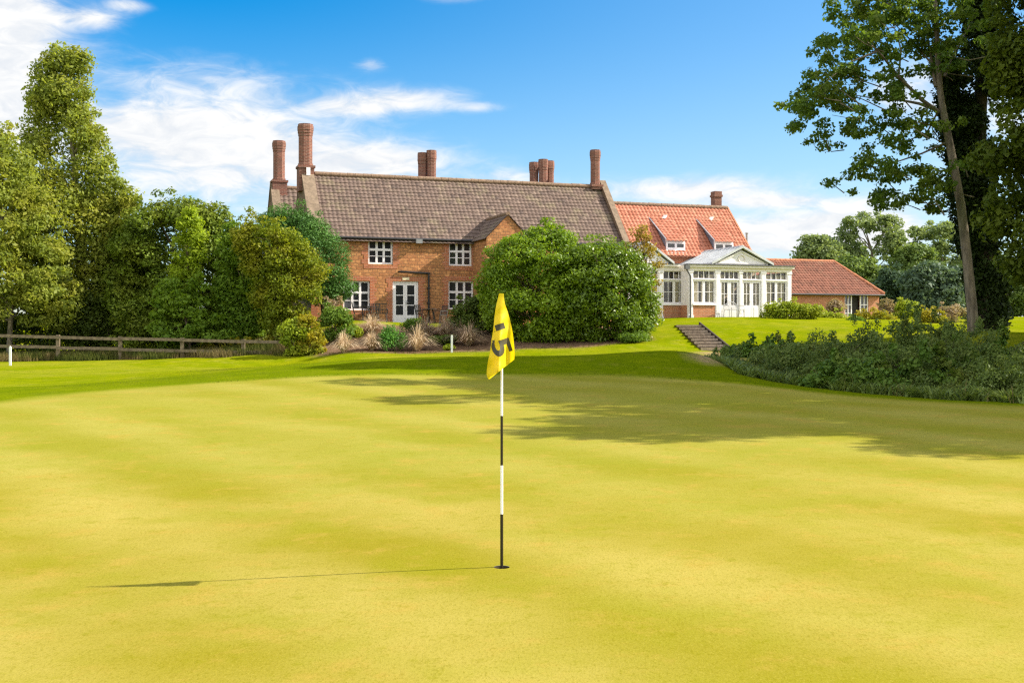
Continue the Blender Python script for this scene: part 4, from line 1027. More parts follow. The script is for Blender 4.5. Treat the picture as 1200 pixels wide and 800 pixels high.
bush('hazel_thicket', 'dark tangled hazel thicket under the poplar behind the fence', 'bush',
     [(335,10,130),(360,-30,140),(385,-40,145),(412,-40,150)], 53.5, 110, .6, 26000, .16, 'shrubdark', 30, depth=.4, nb=24, r0=.03, bark='barkdark')
bush('elder_thicket', 'shadowy elder thicket behind the right half of the fence', 'bush',
     [(360,150,320),(385,145,345),(414,145,350)], 52, 90, .55, 22000, .15, 'ever', 31, depth=.3, nb=20, r0=.03, bark='barkdark')
bush('dogwood_shrub', 'yellow and green shrub at the right end of the fence', 'bush',
     [(364,350,364),(382,348,374),(400,346,380),(420,350,384)], 47.6, 26, .27, 4200, .12, 'shrubyellow', 32, depth=.7, nb=8, r0=.02, shell=.35)
bush('leafy_shrub', 'pale green leafy shrub under the golden hawthorn', 'bush',
     [(368,336,356),(384,326,362),(404,330,360),(416,335,358)], 47.6, 22, .36, 3600, .13, 'hedge', 33, depth=.6, nb=8, r0=.02, shell=.35)
bush('round_shrub', 'dark green round shrub below the cypress beside the flower bed', 'bush',
     [(358,382,402),(370,376,410),(385,376,412),(394,380,408)], 49.3, 22, .36, 4600, .11, 'shrub', 34, depth=.8, nb=6, r0=.02)
bush('heather_shrub', 'rusty tan upright shrub beneath the cypress trunk', 'bush',
     [(350,384,398),(362,378,404),(376,378,402)], 50.4, 12, .3, 1900, .10, 'pinkshrub', 35, depth=.6, nb=5, r0=.02)
bush('bramble_skirt', 'low yellow leaved bramble growing behind the right end of the fence', 'bush',
     [(394,258,330),(406,236,350),(420,232,352)], 49.5, 30, .26, 3600, .11, 'shrubyellow', 36, depth=.12, nb=6, r0=.015)
# big camellias in front of the house
bush('camellia_bush', 'large bright green camellia bush left of its darker twin in front of the farmhouse', 'bush',
     [(263,628,656),(276,596,676),(300,570,704),(335,562,712),(370,566,706),(392,578,684),(399,592,676)], 49.6, 230, .52, 62000, .12, 'camellia', 41, 'pair of big bushes in front of the farmhouse', depth=.75, nb=14, r0=.06, shell=.5)
bush('camellia_bush', 'large darker camellia bush with glossy leaves, nearest the garden steps', 'bush',
     [(281,702,732),(296,650,742),(325,646,762),(360,652,768),(388,676,764),(402,690,752)], 49.0, 200, .52, 52000, .12, 'camellia2', 42, 'pair of big bushes in front of the farmhouse', depth=.75, nb=14, r0=.06, shell=.5)
bush('wispy_tree', 'thin rusty leaved sapling poking out beside the orangery corner', 'tree',
     [(262,742,758),(290,736,772),(320,740,778),(350,744,776),(385,748,772)], 49.6, 34, .33, 3000, .11, 'wispy', 43, depth=.7, nb=30, r0=.022, shell=.2)
bush('laurel_shrub', 'dark laurel shrub under the ground floor window right of the french door', 'bush',
     [(346,548,566),(358,534,580),(375,528,590),(386,530,590)], 51.2, 34, .42, 8200, .12, 'shrubdark', 44, depth=.7, nb=8, r0=.03)

# ------------------------------------------------------------------ flower bed
def tuft(name, label, px, py, hpx, wpx_, mat, seed, n=340):
    rng = np.random.default_rng(seed); b3 = hit(px, py, 40); s = b3[1]/F
    H = hpx*s*.95; Wd = wpx_*s/2*1.1
    th = rng.uniform(0, 2*math.pi, n); sp = (.12+.88*rng.random(n)**.65)*Wd; h = H*(1.0-.35*(sp/Wd)**1.3)*rng.uniform(.62, 1.15, n)
    dirs = np.stack([np.cos(th), np.sin(th), np.zeros(n)], 1); sd = np.stack([-np.sin(th), np.cos(th), np.zeros(n)], 1)
    b0 = dirs*(.12*sp)[:, None]; vs = []; prev = None
    K = 4; ctr = []
    for k in range(K+1):
        q = k/K; out = dirs*(sp*(.04+.96*q**1.2))[:, None]; z = h*(2.0*q-1.0*q**2*(.85+.75*sp/Wd))
        ctr.append(out+np.stack([np.zeros(n), np.zeros(n), z], 1))
    wv = .012*rng.uniform(.7, 1.5, n)
    quads_ = []
    for k in range(K):
        w0 = (wv*(1-.75*k/K))[:, None]; w1 = (wv*(1-.75*(k+1)/K))[:, None]
        quads_.append(np.stack([ctr[k]-sd*w0, ctr[k]+sd*w0, ctr[k+1]+sd*w1, ctr[k+1]-sd*w1], 1))
    v = np.concatenate(quads_).reshape(-1, 3); r_ = np.tile(rng.random(n), K)
    o = fast_mesh(name, v, 4, M[mat], r_); o.location = b3-np.array([0, 0, .03])
    tag(o, label, 'grass', 'ornamental grasses in the flower bed'); return o
tufts = [('feathery tan ornamental grass near the left garden table', 436, 391, 27, 64, 'tan'), ('tan ornamental grass at the far left front of the flower bed', 403, 414, 30, 44, 'tan'),
         ('small straw coloured grass between the bed edge and the emerald shrub', 436, 411, 27, 46, 'tan'), ('spiky golden straw grass just right of the emerald shrub', 489, 412, 36, 58, 'tan'),
         ('pinkish grass in front of the drainpipe', 500, 394, 26, 56, 'tanpink'), ('broad pinkish brown grass beside the white stake', 549, 406, 34, 66, 'tanpink'),
         ('faded grass in front of the right garden table', 521, 396, 30, 52, 'tanpink'), ('little tan grass tucked behind the emerald shrub', 466, 396, 18, 34, 'tan'),
         ('low brown grass between the right garden chairs and the laurel', 538, 392, 22, 40, 'tanpink')]
for i, (lb, px, py, h, w, mt) in enumerate(tufts): tuft('ornamental_grass', lb, px, py, h, w, mt, 60+i, 420 if h > 25 else 260)
def lowshrub(name, label, px, py, hpx, wpx_, mat, seed, n=2600, size=.09, group='small shrubs in the flower bed'):
    rng = np.random.default_rng(seed); b3 = hit(px, py, 40); s = b3[1]/F; H = hpx*s; Wd = wpx_*s/2; cl = []
    for _ in range(14):
        a = rng.uniform(0, 2*math.pi); q = rng.random()**.6*.65; cl.append((b3[0]+Wd*q*math.cos(a), b3[1]+Wd*q*math.sin(a), b3[2]+H*(.35+.4*rng.random()*(1-q)), Wd*.40, Wd*.40, H*.33))
    return plant(name, label, 'bush', b3, cl, n, size, mat, group, seed=seed, nb=6, r0=.015, part='leaves')
lowshrub('emerald_shrub', 'bluish emerald shrub in the middle of the flower bed', 458, 412, 32, 40, 'shrubemerald', 81, 3600, .08)
lowshrub('green_shrub', 'dark green mound in front of the french door', 484, 392, 22, 34, 'shrub', 82)
lowshrub('green_shrub', 'olive green mound at the left of the flower bed beside the round shrub', 413, 397, 20, 30, 'hedge', 83)
lowshrub('green_shrub', 'low dark mound behind the white stake', 520, 404, 14, 46, 'shrubdark', 84)
lowshrub('green_shrub', 'green mound under the left side of the bright camellia', 580, 392, 26, 40, 'shrubdark', 85)
lowshrub('green_shrub', 'tiny yellow green mound in the bare soil left of the drooping flag', 526, 411, 8, 18, 'hedge', 86, 900)
lowshrub('green_shrub', 'low green mound on the corner of the bed under the darker camellia', 744, 402, 16, 50, 'shrub', 87)
# white stakes
for px, py, top, lb in ((12, 429, 405.5, 'white boundary stake at the far left in front of the fence'), (529.5, 413.5, 392, 'white boundary stake at the edge of the flower bed')):
    p = hit(px, py, 36); H = (py-top)/F*p[1]; s_ = MB(); s_.box(-.042, .042, -.025, .025, -.2, H-.05); s_.prism([(-.042, H-.05), (.042, H-.05), (0, H+.0)], -.025, .025, 'y')
    tag(s_.build('boundary_stake', M['stake']), lb, 'stake', 'white boundary stakes').location = p

# ------------------------------------------------------------------ fence
fpx = [-150, -77, -5, 68, 141, 213.5, 285, 353]
fps = []
for k, px in enumerate(fpx):
    D = 48.6 - .35*(k-4)*.3; fps.append(lineup(px, D))
FN = empty('rail_fence', fps[3]); tag(FN, 'weathered two rail timber fence along the far left edge of the grass', 'fence')
b0 = np.array(fps[3]); topz = []
for k, (px, p) in enumerate(zip(fpx, fps)):
    topy = 391.8 + (px-16)/340*8; zt_ = EZ+(CY-topy)/F*p[1]; topz.append(zt_)
    s_ = MB(); q = p-b0; s_.box(q[0]-.075, q[0]+.075, q[1]-.05, q[1]+.05, q[2]-.3, zt_-b0[2]+.03); s_.build('post', M['fence'], FN)
for k in range(len(fps)-1):
    for dz, hh_ in ((-.075, .13), (-.53, .13)):
        a = fps[k]-b0; c = fps[k+1]-b0; s_ = MB(); y_ = -.085
        s_.bar((a[0]-.04, a[1]+y_, topz[k]-b0[2]+dz+random.uniform(-.02, .02)), (c[0]+.03, c[1]+y_-.001*k, topz[k+1]-b0[2]+dz+random.uniform(-.02, .02)), .06, hh_); s_.build('rail', M['fence'], FN)

# ------------------------------------------------------------------ garden steps
top = hit(804, 382, 45); bot = hit(838, 412, 42)
ST = empty('garden_steps', bot); tag(ST, 'flight of low timber edged steps cut into the bright lawn bank', 'steps')
ns = 9; wst = 1.15
for k in range(ns):
    q0 = bot+(top-bot)*k/ns; q1 = bot+(top-bot)*(k+1)/ns; s_ = MB(); rise_ = (top[2]-bot[2])/ns
    xm_ = (q0[0]+q1[0])/2-bot[0]; s_.box(xm_-wst/2, xm_+wst/2, q0[1]-bot[1], q1[1]-bot[1]+.05, q0[2]-bot[2]-.25, q1[2]-bot[2]+.02); so = s_.build('tread', M['soil_step'], ST)
    r_ = MB(); r_.box(xm_-wst/2-.02, xm_+wst/2+.02, q0[1]-bot[1]-.07, q0[1]-bot[1]-.002, q1[2]-bot[2]-.06, q1[2]-bot[2]+.045); r_.build('nosing_board', M['nosing'], so)
for sx in (1,):
    s_ = MB(); a = Vector((sx*(wst/2+.07), -.1, .06)); c = Vector((top[0]-bot[0]+sx*(wst/2+.07), top[1]-bot[1], top[2]-bot[2]+.06)); s_.bar(a, c, .07, .26); s_.build('edging_board', plain('dark_edging', (.06,.042,.028), .9), ST)

# ------------------------------------------------------------------ garden furniture
def make_chair(label):
    r = empty('garden_chair'); tag(r, label, 'chair', 'metal chairs on the farmhouse terrace')
    s = MB(); s.box(-.24, .24, -.22, .22, .42, .45); s.build('seat', M['darkmetal'], r)
    bk = MB()
    for x in (-.23, .23): bk.bar((x, .22, .42), (x*1.05, .32, .92), .035)
    for z_ in (.62, .90): bk.bar((-.24, .26+(z_-.62)*.2, z_), (.24, .26+(z_-.62)*.2, z_), .03)
    for x in (-.14, -.05, .05, .14): bk.bar((x, .23, .45), (x, .315, .90), .022)
    bk.build('backrest', M['darkmetal'], r)
    for sx in (-1, 1):
        a = MB(); a.bar((sx*.25, .26, .65), (sx*.26, -.2, .64), .035); a.bar((sx*.26, -.2, .64), (sx*.25, -.2, .43), .03); a.build('armrest', M['darkmetal'], r)
        for y in (-.2, .2):
            l = MB(); l.tube([(sx*.21, y*.95, .42), (sx*.25, y*1.15, -.02)], .018, 6); l.build('leg', M['darkmetal'], r)
    return r
def make_table(label):
    r = empty('garden_table'); tag(r, label, 'table', 'metal tables on the farmhouse terrace')
    s = MB(); s.tube([(0, 0, .70), (0, 0, .73)], .45, 20); s.build('tabletop', M['darkmetal'], r)
    for k in range(4):
        l = MB(); a = k*math.pi/2+.4; l.tube([(.1*math.cos(a), .1*math.sin(a), .70), (.32*math.cos(a), .32*math.sin(a), -.02)], .018, 6); l.build('leg', M['darkmetal'], r)
    return r
def terr(px, y): x = LX(px, y, 372); w = world(x, y); return (w[0], w[1], g1(*w))
tb = make_table('dark round metal table under the left ground floor window'); tb.location = terr(431, -1.2)
tb2 = dup(tb, terr(505, -1.1), .3); tb2['label'] = 'dark round metal table right of the french door'
ch0 = make_chair('dark metal armchair close to the left side of the french door'); ch0.location = terr(447.5, -1.5); ch0.rotation_euler = (0, 0, ANG+2.8)
for px, y, rz, lb in ((420, -1.1, 1.4, 'dark metal armchair at the left end of the terrace under the window'), (516, -1.6, -1.2, 'dark metal armchair beyond the drainpipe, right of the round table'),
                      (495, -.9, 1.9, 'dark metal armchair between the french door and the drainpipe'), (437, -.6, 3.2, 'dark metal armchair backed against the wall below the left window')):
    c = dup(ch0, terr(px, y), ANG+rz); c['label'] = lb
gb = empty('garden_bench', terr(860, -.55)); gb.rotation_euler = (0, 0, ANG+.15); tag(gb, 'grey metal garden bench with curved back outside the orangery doors', 'bench')
gb.scale = (1.0, 1.0, 1.0)
s = MB()
for k in range(6): s.box(-.50, .50, -.22+k*.075, -.17+k*.075, .42, .445)
s.build('seat', M['greymetal'], gb)
s = MB(); n = 14; pts = [(-.52+1.04*k/n, .25, .62+.26*math.sin(math.pi*k/n)) for k in range(n+1)]
s.tube([(-.52, .22, .43)]+pts+[(.52, .22, .43)], .018, 6)
for k in range(1, n): s.tube([(pts[k][0], .23, .44), pts[k]], .009, 5)
s.build('backrest', M['greymetal'], gb)
for sx in (-1, 1):
    a = MB(); a.tube([(sx*.52, .25, .66), (sx*.53, 0, .68), (sx*.53, -.22, .64), (sx*.52, -.25, .43)], .018, 6); a.build('armrest', M['greymetal'], gb)
    for y in (-.22, .22): l = MB(); l.tube([(sx*.5, y, .43), (sx*.52, y*1.15, -.03)], .02, 6); l.build('leg', M['greymetal'], gb)

# ------------------------------------------------------------------ shrubs by the orangery and outbuilding
bush('box_hedge', 'yellow green clipped hedge against the right end of the orangery', 'hedge', [(352,898,925),(358,894,962),(368,894,966),(374,896,964)], 59.4, 44, .38, 9000, .11, 'hedge', 51, depth=.25, nb=8, r0=.02)
SG = 'border shrubs in front of the outbuilding'
for i, (lb, rows, D, mt) in enumerate([
    ('golden leaved border shrub left of the pale one in front of the outbuilding', [(360,1006,1030),(366,1000,1044),(376,1002,1048)], 66, 'shrubyellow'),
    ('pale pinkish flowering shrub at the right corner of the outbuilding', [(352,1030,1046),(360,1026,1054),(374,1028,1056)], 70, 'pinkshrub'),
    ('lime green rounded shrub between the outbuilding and the far trees', [(350,1056,1070),(358,1050,1078),(374,1048,1082)], 69, 'hedge'),
    ('orange flowering shrub half hidden behind the brambles', [(361,1080,1100),(368,1076,1106),(378,1076,1108)], 62, 'shrubyellow'),
    ('rosy seed headed shrub just left of the leaning tree trunk', [(354,1104,1122),(362,1098,1136),(378,1098,1138)], 64, 'pinkshrub'),
    ('low green shrub at the foot of the outbuilding wall', [(364,960,985),(369,956,990),(377,956,992)], 68, 'hedge'),
    ('straggling rose shrub climbing the outbuilding wall', [(348,974,984),(358,970,988),(372,968,990)], 72, 'pinkshrub'),
    ('dark green little shrub on the lawn before the golden border shrub', [(370,996,1008),(374,994,1012),(380,994,1012)], 62, 'shrub')]):
    bush('border_shrub', lb, 'bush', rows, D, 16, .36, 2600, .12, mt, 90+i, SG, depth=.6, nb=5, r0=.02, shell=.3)

# ------------------------------------------------------------------ far trees
FT = 'far trees beyond the outbuilding'
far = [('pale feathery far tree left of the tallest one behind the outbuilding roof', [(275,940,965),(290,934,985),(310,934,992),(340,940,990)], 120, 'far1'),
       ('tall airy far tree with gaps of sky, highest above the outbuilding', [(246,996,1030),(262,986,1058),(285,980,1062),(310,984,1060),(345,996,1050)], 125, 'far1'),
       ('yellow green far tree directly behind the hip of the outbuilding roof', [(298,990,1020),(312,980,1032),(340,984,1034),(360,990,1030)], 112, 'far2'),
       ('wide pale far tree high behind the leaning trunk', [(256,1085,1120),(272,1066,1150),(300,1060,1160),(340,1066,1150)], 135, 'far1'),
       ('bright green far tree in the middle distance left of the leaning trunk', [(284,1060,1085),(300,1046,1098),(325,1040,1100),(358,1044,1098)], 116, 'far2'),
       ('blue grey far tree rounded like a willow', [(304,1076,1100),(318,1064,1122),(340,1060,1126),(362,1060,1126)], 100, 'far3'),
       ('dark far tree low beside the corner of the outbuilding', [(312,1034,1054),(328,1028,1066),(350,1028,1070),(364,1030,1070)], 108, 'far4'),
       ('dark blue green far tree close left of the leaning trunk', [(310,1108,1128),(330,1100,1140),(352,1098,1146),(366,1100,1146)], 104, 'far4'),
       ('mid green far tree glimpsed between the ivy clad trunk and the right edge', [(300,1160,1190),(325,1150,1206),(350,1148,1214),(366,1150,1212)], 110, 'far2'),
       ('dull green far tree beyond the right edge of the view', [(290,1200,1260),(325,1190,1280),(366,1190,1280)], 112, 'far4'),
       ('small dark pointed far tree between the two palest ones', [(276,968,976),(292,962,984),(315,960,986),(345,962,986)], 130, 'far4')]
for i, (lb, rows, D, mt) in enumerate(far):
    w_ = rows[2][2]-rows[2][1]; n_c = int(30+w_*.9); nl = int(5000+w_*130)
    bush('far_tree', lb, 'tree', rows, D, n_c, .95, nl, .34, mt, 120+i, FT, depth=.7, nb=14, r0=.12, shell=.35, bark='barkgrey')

# ------------------------------------------------------------------ right hand trees
def pxclumps(pts, D, r, rng, dsp, sx=1.0):
    out = []
    for (cx, cy, *k) in pts:
        for _ in range(4):
            dd = rng.normal()*dsp; p = P(900+.3*(cx+rng.normal()*24), .3*(cy+rng.normal()*16), D); p[1] += dd
            rr = r*rng.uniform(.75, 1.3)*(k[0] if k else 1); out.append((*p, rr*1.25, rr*1.25, rr*.75))
    return out
rng = np.random.default_rng(5)
pts = [(300,20),(380,60),(460,100),(430,30),(250,140),(330,150),(400,160),(500,60),(560,30),(620,60),(680,40),(740,30),(250,250),(180,290),(250,330),(320,300),(170,340),(330,350),(400,270),(110,460),(170,430),(240,430),(300,400),(210,520),(320,520),(360,480),(440,430),(430,380),(480,480),(540,450),(560,530),(620,480),(510,560),(640,550),(350,670),(400,640),(460,690),(400,690),(540,640),(600,640),(680,650),(520,740),(600,720),(680,720),(620,270),(590,270),(640,200),(700,180),(570,170),(760,130),(470,760),(640,790),(560,780),(740,250),(460,350),(350,210),(430,210),
       (400,-60),(500,-80),(600,-90),(700,-60),(300,-30),(800,-60),(450,-180),(550,-200),(650,-200),(750,-180),(520,-300),(650,-320),(580,-400),(480,90),(540,110),(660,120),(720,90),(300,90),(270,200),(200,400),(130,420),(420,110),(350,30),(450,-20),(550,-30),(650,0)]
DR = 36.0
cl = pxclumps(pts, DR, .25, rng, 1.5)
tpath = [P(1141,392,DR), P(1139,360,DR), P(1133,300,DR), P(1126,240,DR), P(1117,190,DR), P(1108,145,DR), P(1102,110,DR), P(1099,70,DR), P(1097,20,DR), P(1092,-50,DR), P(1090,-110,DR)]
root = empty('sycamore_tree', lineup(1141, DR)); tag(root, 'tall leaning sycamore tree with bare lower trunk and spreading leaves at the right', 'tree')
b3 = np.array(root.location)
v, rnd = leaf_cards(cl, 30000, .12, rng, .55, .7, .2); fast_mesh('crown', v-b3, 4, M['syc'], rnd, root)
mb = MB(); mb.tube([Vector(p-b3) for p in tpath], [.195,.165,.15,.14,.13,.115,.10,.085,.07,.05,.03], 12)
def br(pp, r0):
    pp = [Vector(P(900+.3*x, .3*y, DR+d)-b3) for x, y, d in pp]; n = len(pp); mb.tube(pp, [r0*(1-.8*i/(n-1)) for i in range(n)], 7, cap=False); return pp
br([(665,437,0),(600,390,-.3),(510,300,-.8),(430,200,-1.3),(370,150,-1.8)], .075); br([(662,432,0),(590,405,.3),(520,392,.7),(450,392,1.0),(330,370,1.5)], .06); br([(670,500,0),(620,485,-.2),(540,470,-.6)], .04)
br([(655,340,0),(640,250,.2),(625,150,.3),(620,60,.5)], .06); br([(690,300,0),(720,220,.2),(760,150,.5),(800,80,1)], .05); br([(510,300,-.8),(470,300,-1.2),(430,315,-1.4)], .025); br([(510,300,-.8),(520,200,-.5),(500,120,-.2),(440,60,0)], .035); br([(430,200,-1.3),(330,240,-1.6),(250,300,-1.6),(150,400,-1.4)], .035)
br([(690,560,0),(600,600,-.4),(480,640,-.8),(380,660,-1)], .04); br([(640,250,.2),(570,170,.6),(500,100,1.2),(420,40,1.5)], .035); br([(672,420,0),(620,520,.8),(520,560,1.2),(420,480,1.6),(250,450,1.8)], .035)
cidx = rng.choice(len(cl), 60, replace=False)
for i in cidx:
    c = np.array(cl[i][:3])-b3; a = c+np.array([abs(rng.normal())*.7+.3, rng.normal()*.4, -abs(rng.normal())*.4-.1]); mb.tube([Vector(a), Vector((a+c)/2+rng.normal(size=3)*.08), Vector(c)], [.022, .016, .006], 5, cap=False)
mb.build('trunk', M['barksyc'], root, uv=False)
# ivy-clad tree
rows = [(58,1102,1110),(90,1102,1118),(120,1104,1140),(160,1106,1152),(200,1112,1160),(250,1120,1166),(300,1132,1168),(345,1138,1172),(385,1140,1176)]
DI = 38.0
cl = outline_clumps(rows, DI, 190, .46, rng, .75, .9) + [(*P(1150+rng.normal()*16, rng.uniform(-80, 110), DI+rng.normal()*.8), .5, .5, .5) for _ in range(46)] + [(*P(1168+rng.normal()*8, rng.uniform(20, 110), DI+rng.normal()*.6), .42, .42, .4) for _ in range(14)]
plant('ivy_clad_tree', 'dark ivy covered tree trunk standing close behind the leaning sycamore', 'tree', lineup(1158, DI), cl, 80000, .13, 'ivy', trunk=([P(1158,392,DI), P(1155,300,DI), P(1146,200,DI), P(1150,100,DI), P(1165,0,DI), P(1172,-80,DI)], [.36,.32,.26,.2,.14,.06]), bark='barkdark', seed=7, nb=10, r0=.06, shell=.6, part='ivy')
rng = np.random.default_rng(8)
cl = outline_clumps([(-160,1180,1340),(0,1160,1370),(60,1168,1370),(110,1170,1370),(150,1152,1370),(200,1148,1360),(250,1154,1350),(300,1172,1340),(325,1190,1310)], 31, 190, .58, rng, .8, .75)
plant('oak_tree', 'big olive green tree cut off by the right edge of the view', 'tree', lineup(1262, 31), cl, 60000, .16, 'oak', trunk=([P(1262,420,31), P(1258,300,31), P(1255,150,31), P(1260,0,31), P(1262,-90,31)], [.42,.36,.3,.2,.08]), bark='barkdark', seed=9, nb=40, r0=.09, shell=.4)
# trees outside the frame whose shade lies on the green
rng = np.random.default_rng(14)
for i, (x, y, zc_, rx, rz_, lb) in enumerate([(17.5, 25.0, 9.5, 4.6, 5.0, 'tall leafy tree outside the view shading the back of the green'), (17.5, 18.6, 7.2, 4.0, 4.4, 'spreading leafy tree outside the view shading the right of the green'), (23, 30.5, 12, 5.2, 6, 'tall tree further back outside the view on the right'), (27, 37, 14, 5.5, 7, 'tallest tree outside the view on the right behind the brambles')]):
    cl = []
    for _ in range(110):
        d = rng.normal(size=3); d /= np.linalg.norm(d); q = rng.uniform(.45, 1.0); cl.append((x+d[0]*rx*q, y+d[1]*rx*q, zc_+d[2]*rz_*q, .95, .95, .7))
    plant('shade_tree', lb, 'tree', (x, y, g1(x, y)), cl, 34000, .27, 'oak', 'trees beside the green', trunk=([np.array([x, y, g1(x, y)-.3]), np.array([x+.1, y, 4]), np.array([x, y+.1, zc_])], [.35,.3,.18]), bark='barkdark', seed=140+i, nb=20, r0=.08)

# ------------------------------------------------------------------ brambles on the right
rng = np.random.default_rng(31)
top_l = [(850,424),(880,409),(915,397),(950,388),(985,381),(1020,376),(1050,369),(1075,364),(1100,368),(1130,376),(1165,384),(1200,386),(1260,388)]
bot_l = [(850,434),(930,452),(1000,461),(1100,469),(1200,474.5),(1320,480)]
ta = np.array(top_l, float); ba = np.array(bot_l, float)
BG = 'bramble bushes in the shade on the right'
mounds = []
for k, (px, fr, wm, hm) in enumerate([(872,.35,1.3,.8),(905,.55,1.6,1.0),(940,.25,1.5,.9),(955,.75,1.7,1.2),(990,.5,1.8,1.2),(1010,.15,1.4,.8),(1030,.85,2.0,1.5),(1050,.4,1.8,1.2),(1075,.9,2.2,1.9),(1085,.2,1.5,.9),(1110,.6,1.9,1.4),(1130,.9,2.1,1.5),(1150,.3,1.7,1.1),(1175,.75,2.0,1.4),(1190,.1,1.4,.9),(1215,.5,1.9,1.3)]):
    yb = np.interp(px, ba[:, 0], ba[:, 1]); yt = np.interp(px, ta[:, 0], ta[:, 1])
    base = hit(px, yb, 15); Dn = base[1]; Df = Dn+9.5; D = Dn+.9+(Df-Dn)*fr*.9
    # top of the mound on the skyline between front edge and crest
    pyt = yb+(yt-yb)*(.42+.58*fr)
    b3 = lineup(px, D); ztop = EZ+(CY-pyt)/F*D; H = max(ztop-b3[2], .5)*1.02+.04
    mounds.append((px, D, b3, wm, H))
lbl = ['lowest bramble mound at the left tip of the thicket', 'bramble mound spilling down towards the lawn bank', 'small front bramble mound near the left of the thicket', 'bramble mound against the sunlit lawn', 'middle bramble mound left of the tallest', 'low front bramble bush at the green edge with pale leaves',
       'tall bramble mound before the golden border shrubs', 'dense bramble mound in the centre of the thicket', 'tallest bramble mound at the crest left of the leaning trunk', 'front bramble bush below the tallest mound', 'bramble mound just left of the trunk foot', 'bramble mound hiding the foot of the leaning trunk',
       'front bramble mound below the ivy clad trunk', 'bramble mound in front of the ivy clad tree', 'rightmost front bramble mound with dry stalks', 'bramble mound cut by the right edge of the view']
for i, ((px, D, b3, wm, H), lb) in enumerate(zip(mounds, lbl)):
    cl = []
    for _ in range(52):
        a = rng.uniform(0, 2*math.pi); q = rng.random()**.5; hz = rng.uniform(.15, 1)*math.sqrt(max(.05, 1-q*q*.75))*H
        x = b3[0]+wm*q*math.cos(a); y = b3[1]+wm*.8*q*math.sin(a); rr = rng.uniform(.16, .34); cl.append((x, y, max(g1(x, y)+.1, b3[2]+hz-rr*.5), rr, rr, rr*.7))
    for _ in range(6):          # arching shoots above the mound
        a = rng.uniform(0, 2*math.pi); q = rng.random()*.7; cl.append((b3[0]+wm*q*math.cos(a), b3[1]+wm*.8*q*math.sin(a), b3[2]+H*rng.uniform(.9, 1.12), .12, .12, .22))
    plant('bramble_bush', lb, 'bush', b3, cl, [11000, 8000, 12500, 9500][i % 4], [.08, .105, .07, .09][i % 4], ['bramble', 'bramble2', 'bramble', 'nettle'][(i*7) % 4], BG, seed=200+i, nb=22, r0=.011, shell=.3, up=[.35, .7, .5, .2][i % 4], wid=[.55, .7, .45, .35][i % 4], bark='barkdark', part='leaves')

# low growth and rough grass (nobody could count it)
def blades(name, label, cat, pts, hgt, mat, rng, wid=.008, lean=.35, kind='stuff'):
    n = len(pts); th = rng.uniform(0, 2*math.pi, n); h = hgt*rng.uniform(.5, 1.3, n)
    d = np.stack([np.cos(th), np.sin(th), np.zeros(n)], 1); s = np.stack([-d[:, 1], d[:, 0], np.zeros(n)], 1)*(wid*rng.uniform(.7, 1.4, n))[:, None]
    b_ = pts-np.array([0, 0, .02]); m_ = b_+d*(h*lean*.35)[:, None]+np.array([0, 0, 1])*(h*.6)[:, None]; t_ = b_+d*(h*lean)[:, None]+np.array([0, 0, 1])*h[:, None]
    v = np.stack([b_-s, b_+s, m_+s*.7, m_-s*.7], 1); v2 = np.stack([m_-s*.7, m_+s*.7, t_+s*.1, t_-s*.1], 1)
    o = fast_mesh(name, np.concatenate([v.reshape(-1, 3), v2.reshape(-1, 3)]), 4, M[mat], np.tile(rng.random(n), 2))
    tag(o, label, cat, kind=kind); return o
def scatter(n, x0, x1, y0, y1, cond, rng):
    x = rng.uniform(x0, x1, n); y = rng.uniform(y0, y1, n); k = cond(x, y); x, y = x[k], y[k]
    return np.stack([x, y, gz(x, y)], 1)
rng = np.random.default_rng(77)
fb = np.array(fps)
def fence_d(x, y): return y - np.interp(x, fb[:, 0], fb[:, 1])
pts_ = scatter(60000, -26, -8.3, 46, 53, lambda x, y: (fence_d(x, y) > -.5+.3*np.sin(x*2.1)) & (fence_d(x, y) < 2.5), rng)
blades('long_grass', 'long unmown dry and green grass along the foot of the fence', 'grass', pts_, .38, 'drygrass', rng, .010)
ba_w = np.array([hit(px, py, 15)[:2] for px, py in bot_l]); ta_far = 9.0
def bram(x, y):
    yb_ = np.interp(x, ba_w[:, 0], ba_w[:, 1]) + .22*np.sin(x*2.7)+.17*np.sin(x*6.1+1)+.12*np.sin(x*13.3)-.15; return (x > ba_w[0, 0]-.1) & (y > yb_) & (y < yb_+4.5)
pts_ = scatter(95000, 5.8, 15, 19, 37, bram, rng); pts_ = pts_[(np.sin(pts_[:, 0]*3.3+pts_[:, 1]*1.9)+np.sin(pts_[:, 0]*7.7-pts_[:, 1]*5.1)+rng.normal(size=len(pts_))*.8) > -.9]
blades('undergrowth', 'low shaded weeds and grass along the front of the bramble thicket', 'undergrowth', pts_, .24, 'bramble2', rng, .026, 1.3)
pts_ = scatter(260000, -11, 12.5, 25, 48, lambda x, y: (sdist(x, y, GREEN) < -.05) & (sdist(x, y, BED) < .15) & (sdist(x, y, PATH) < 0) & ~bram(x, y), rng)
pts2 = scatter(9000, 5.6, 15, 18.5, 37, lambda x, y: (np.abs(y-np.interp(x, ba_w[:, 0], ba_w[:, 1])-.05) < .35) & (np.sin(x*4.1)+np.sin(x*9.7+2) > -.2), rng)
blades('tall_weeds', 'taller dry and green weeds straggling out of the front edge of the brambles', 'weeds', pts2, .42, 'drygrass', rng, .009, .6)
blades('mown_grass', 'short mown grass blades on the apron and bank behind the green', 'grass', pts_, .045, 'greengrass', rng, .007, .7)
pts_ = scatter(9000, -12, 7, 44, 50, lambda x, y: abs(sdist(x, y, BED)) < .22, rng)
blades('edge_grass', 'ragged tufts of grass along the edge of the flower bed', 'grass', pts_, .13, 'greengrass', rng, .009, .8)

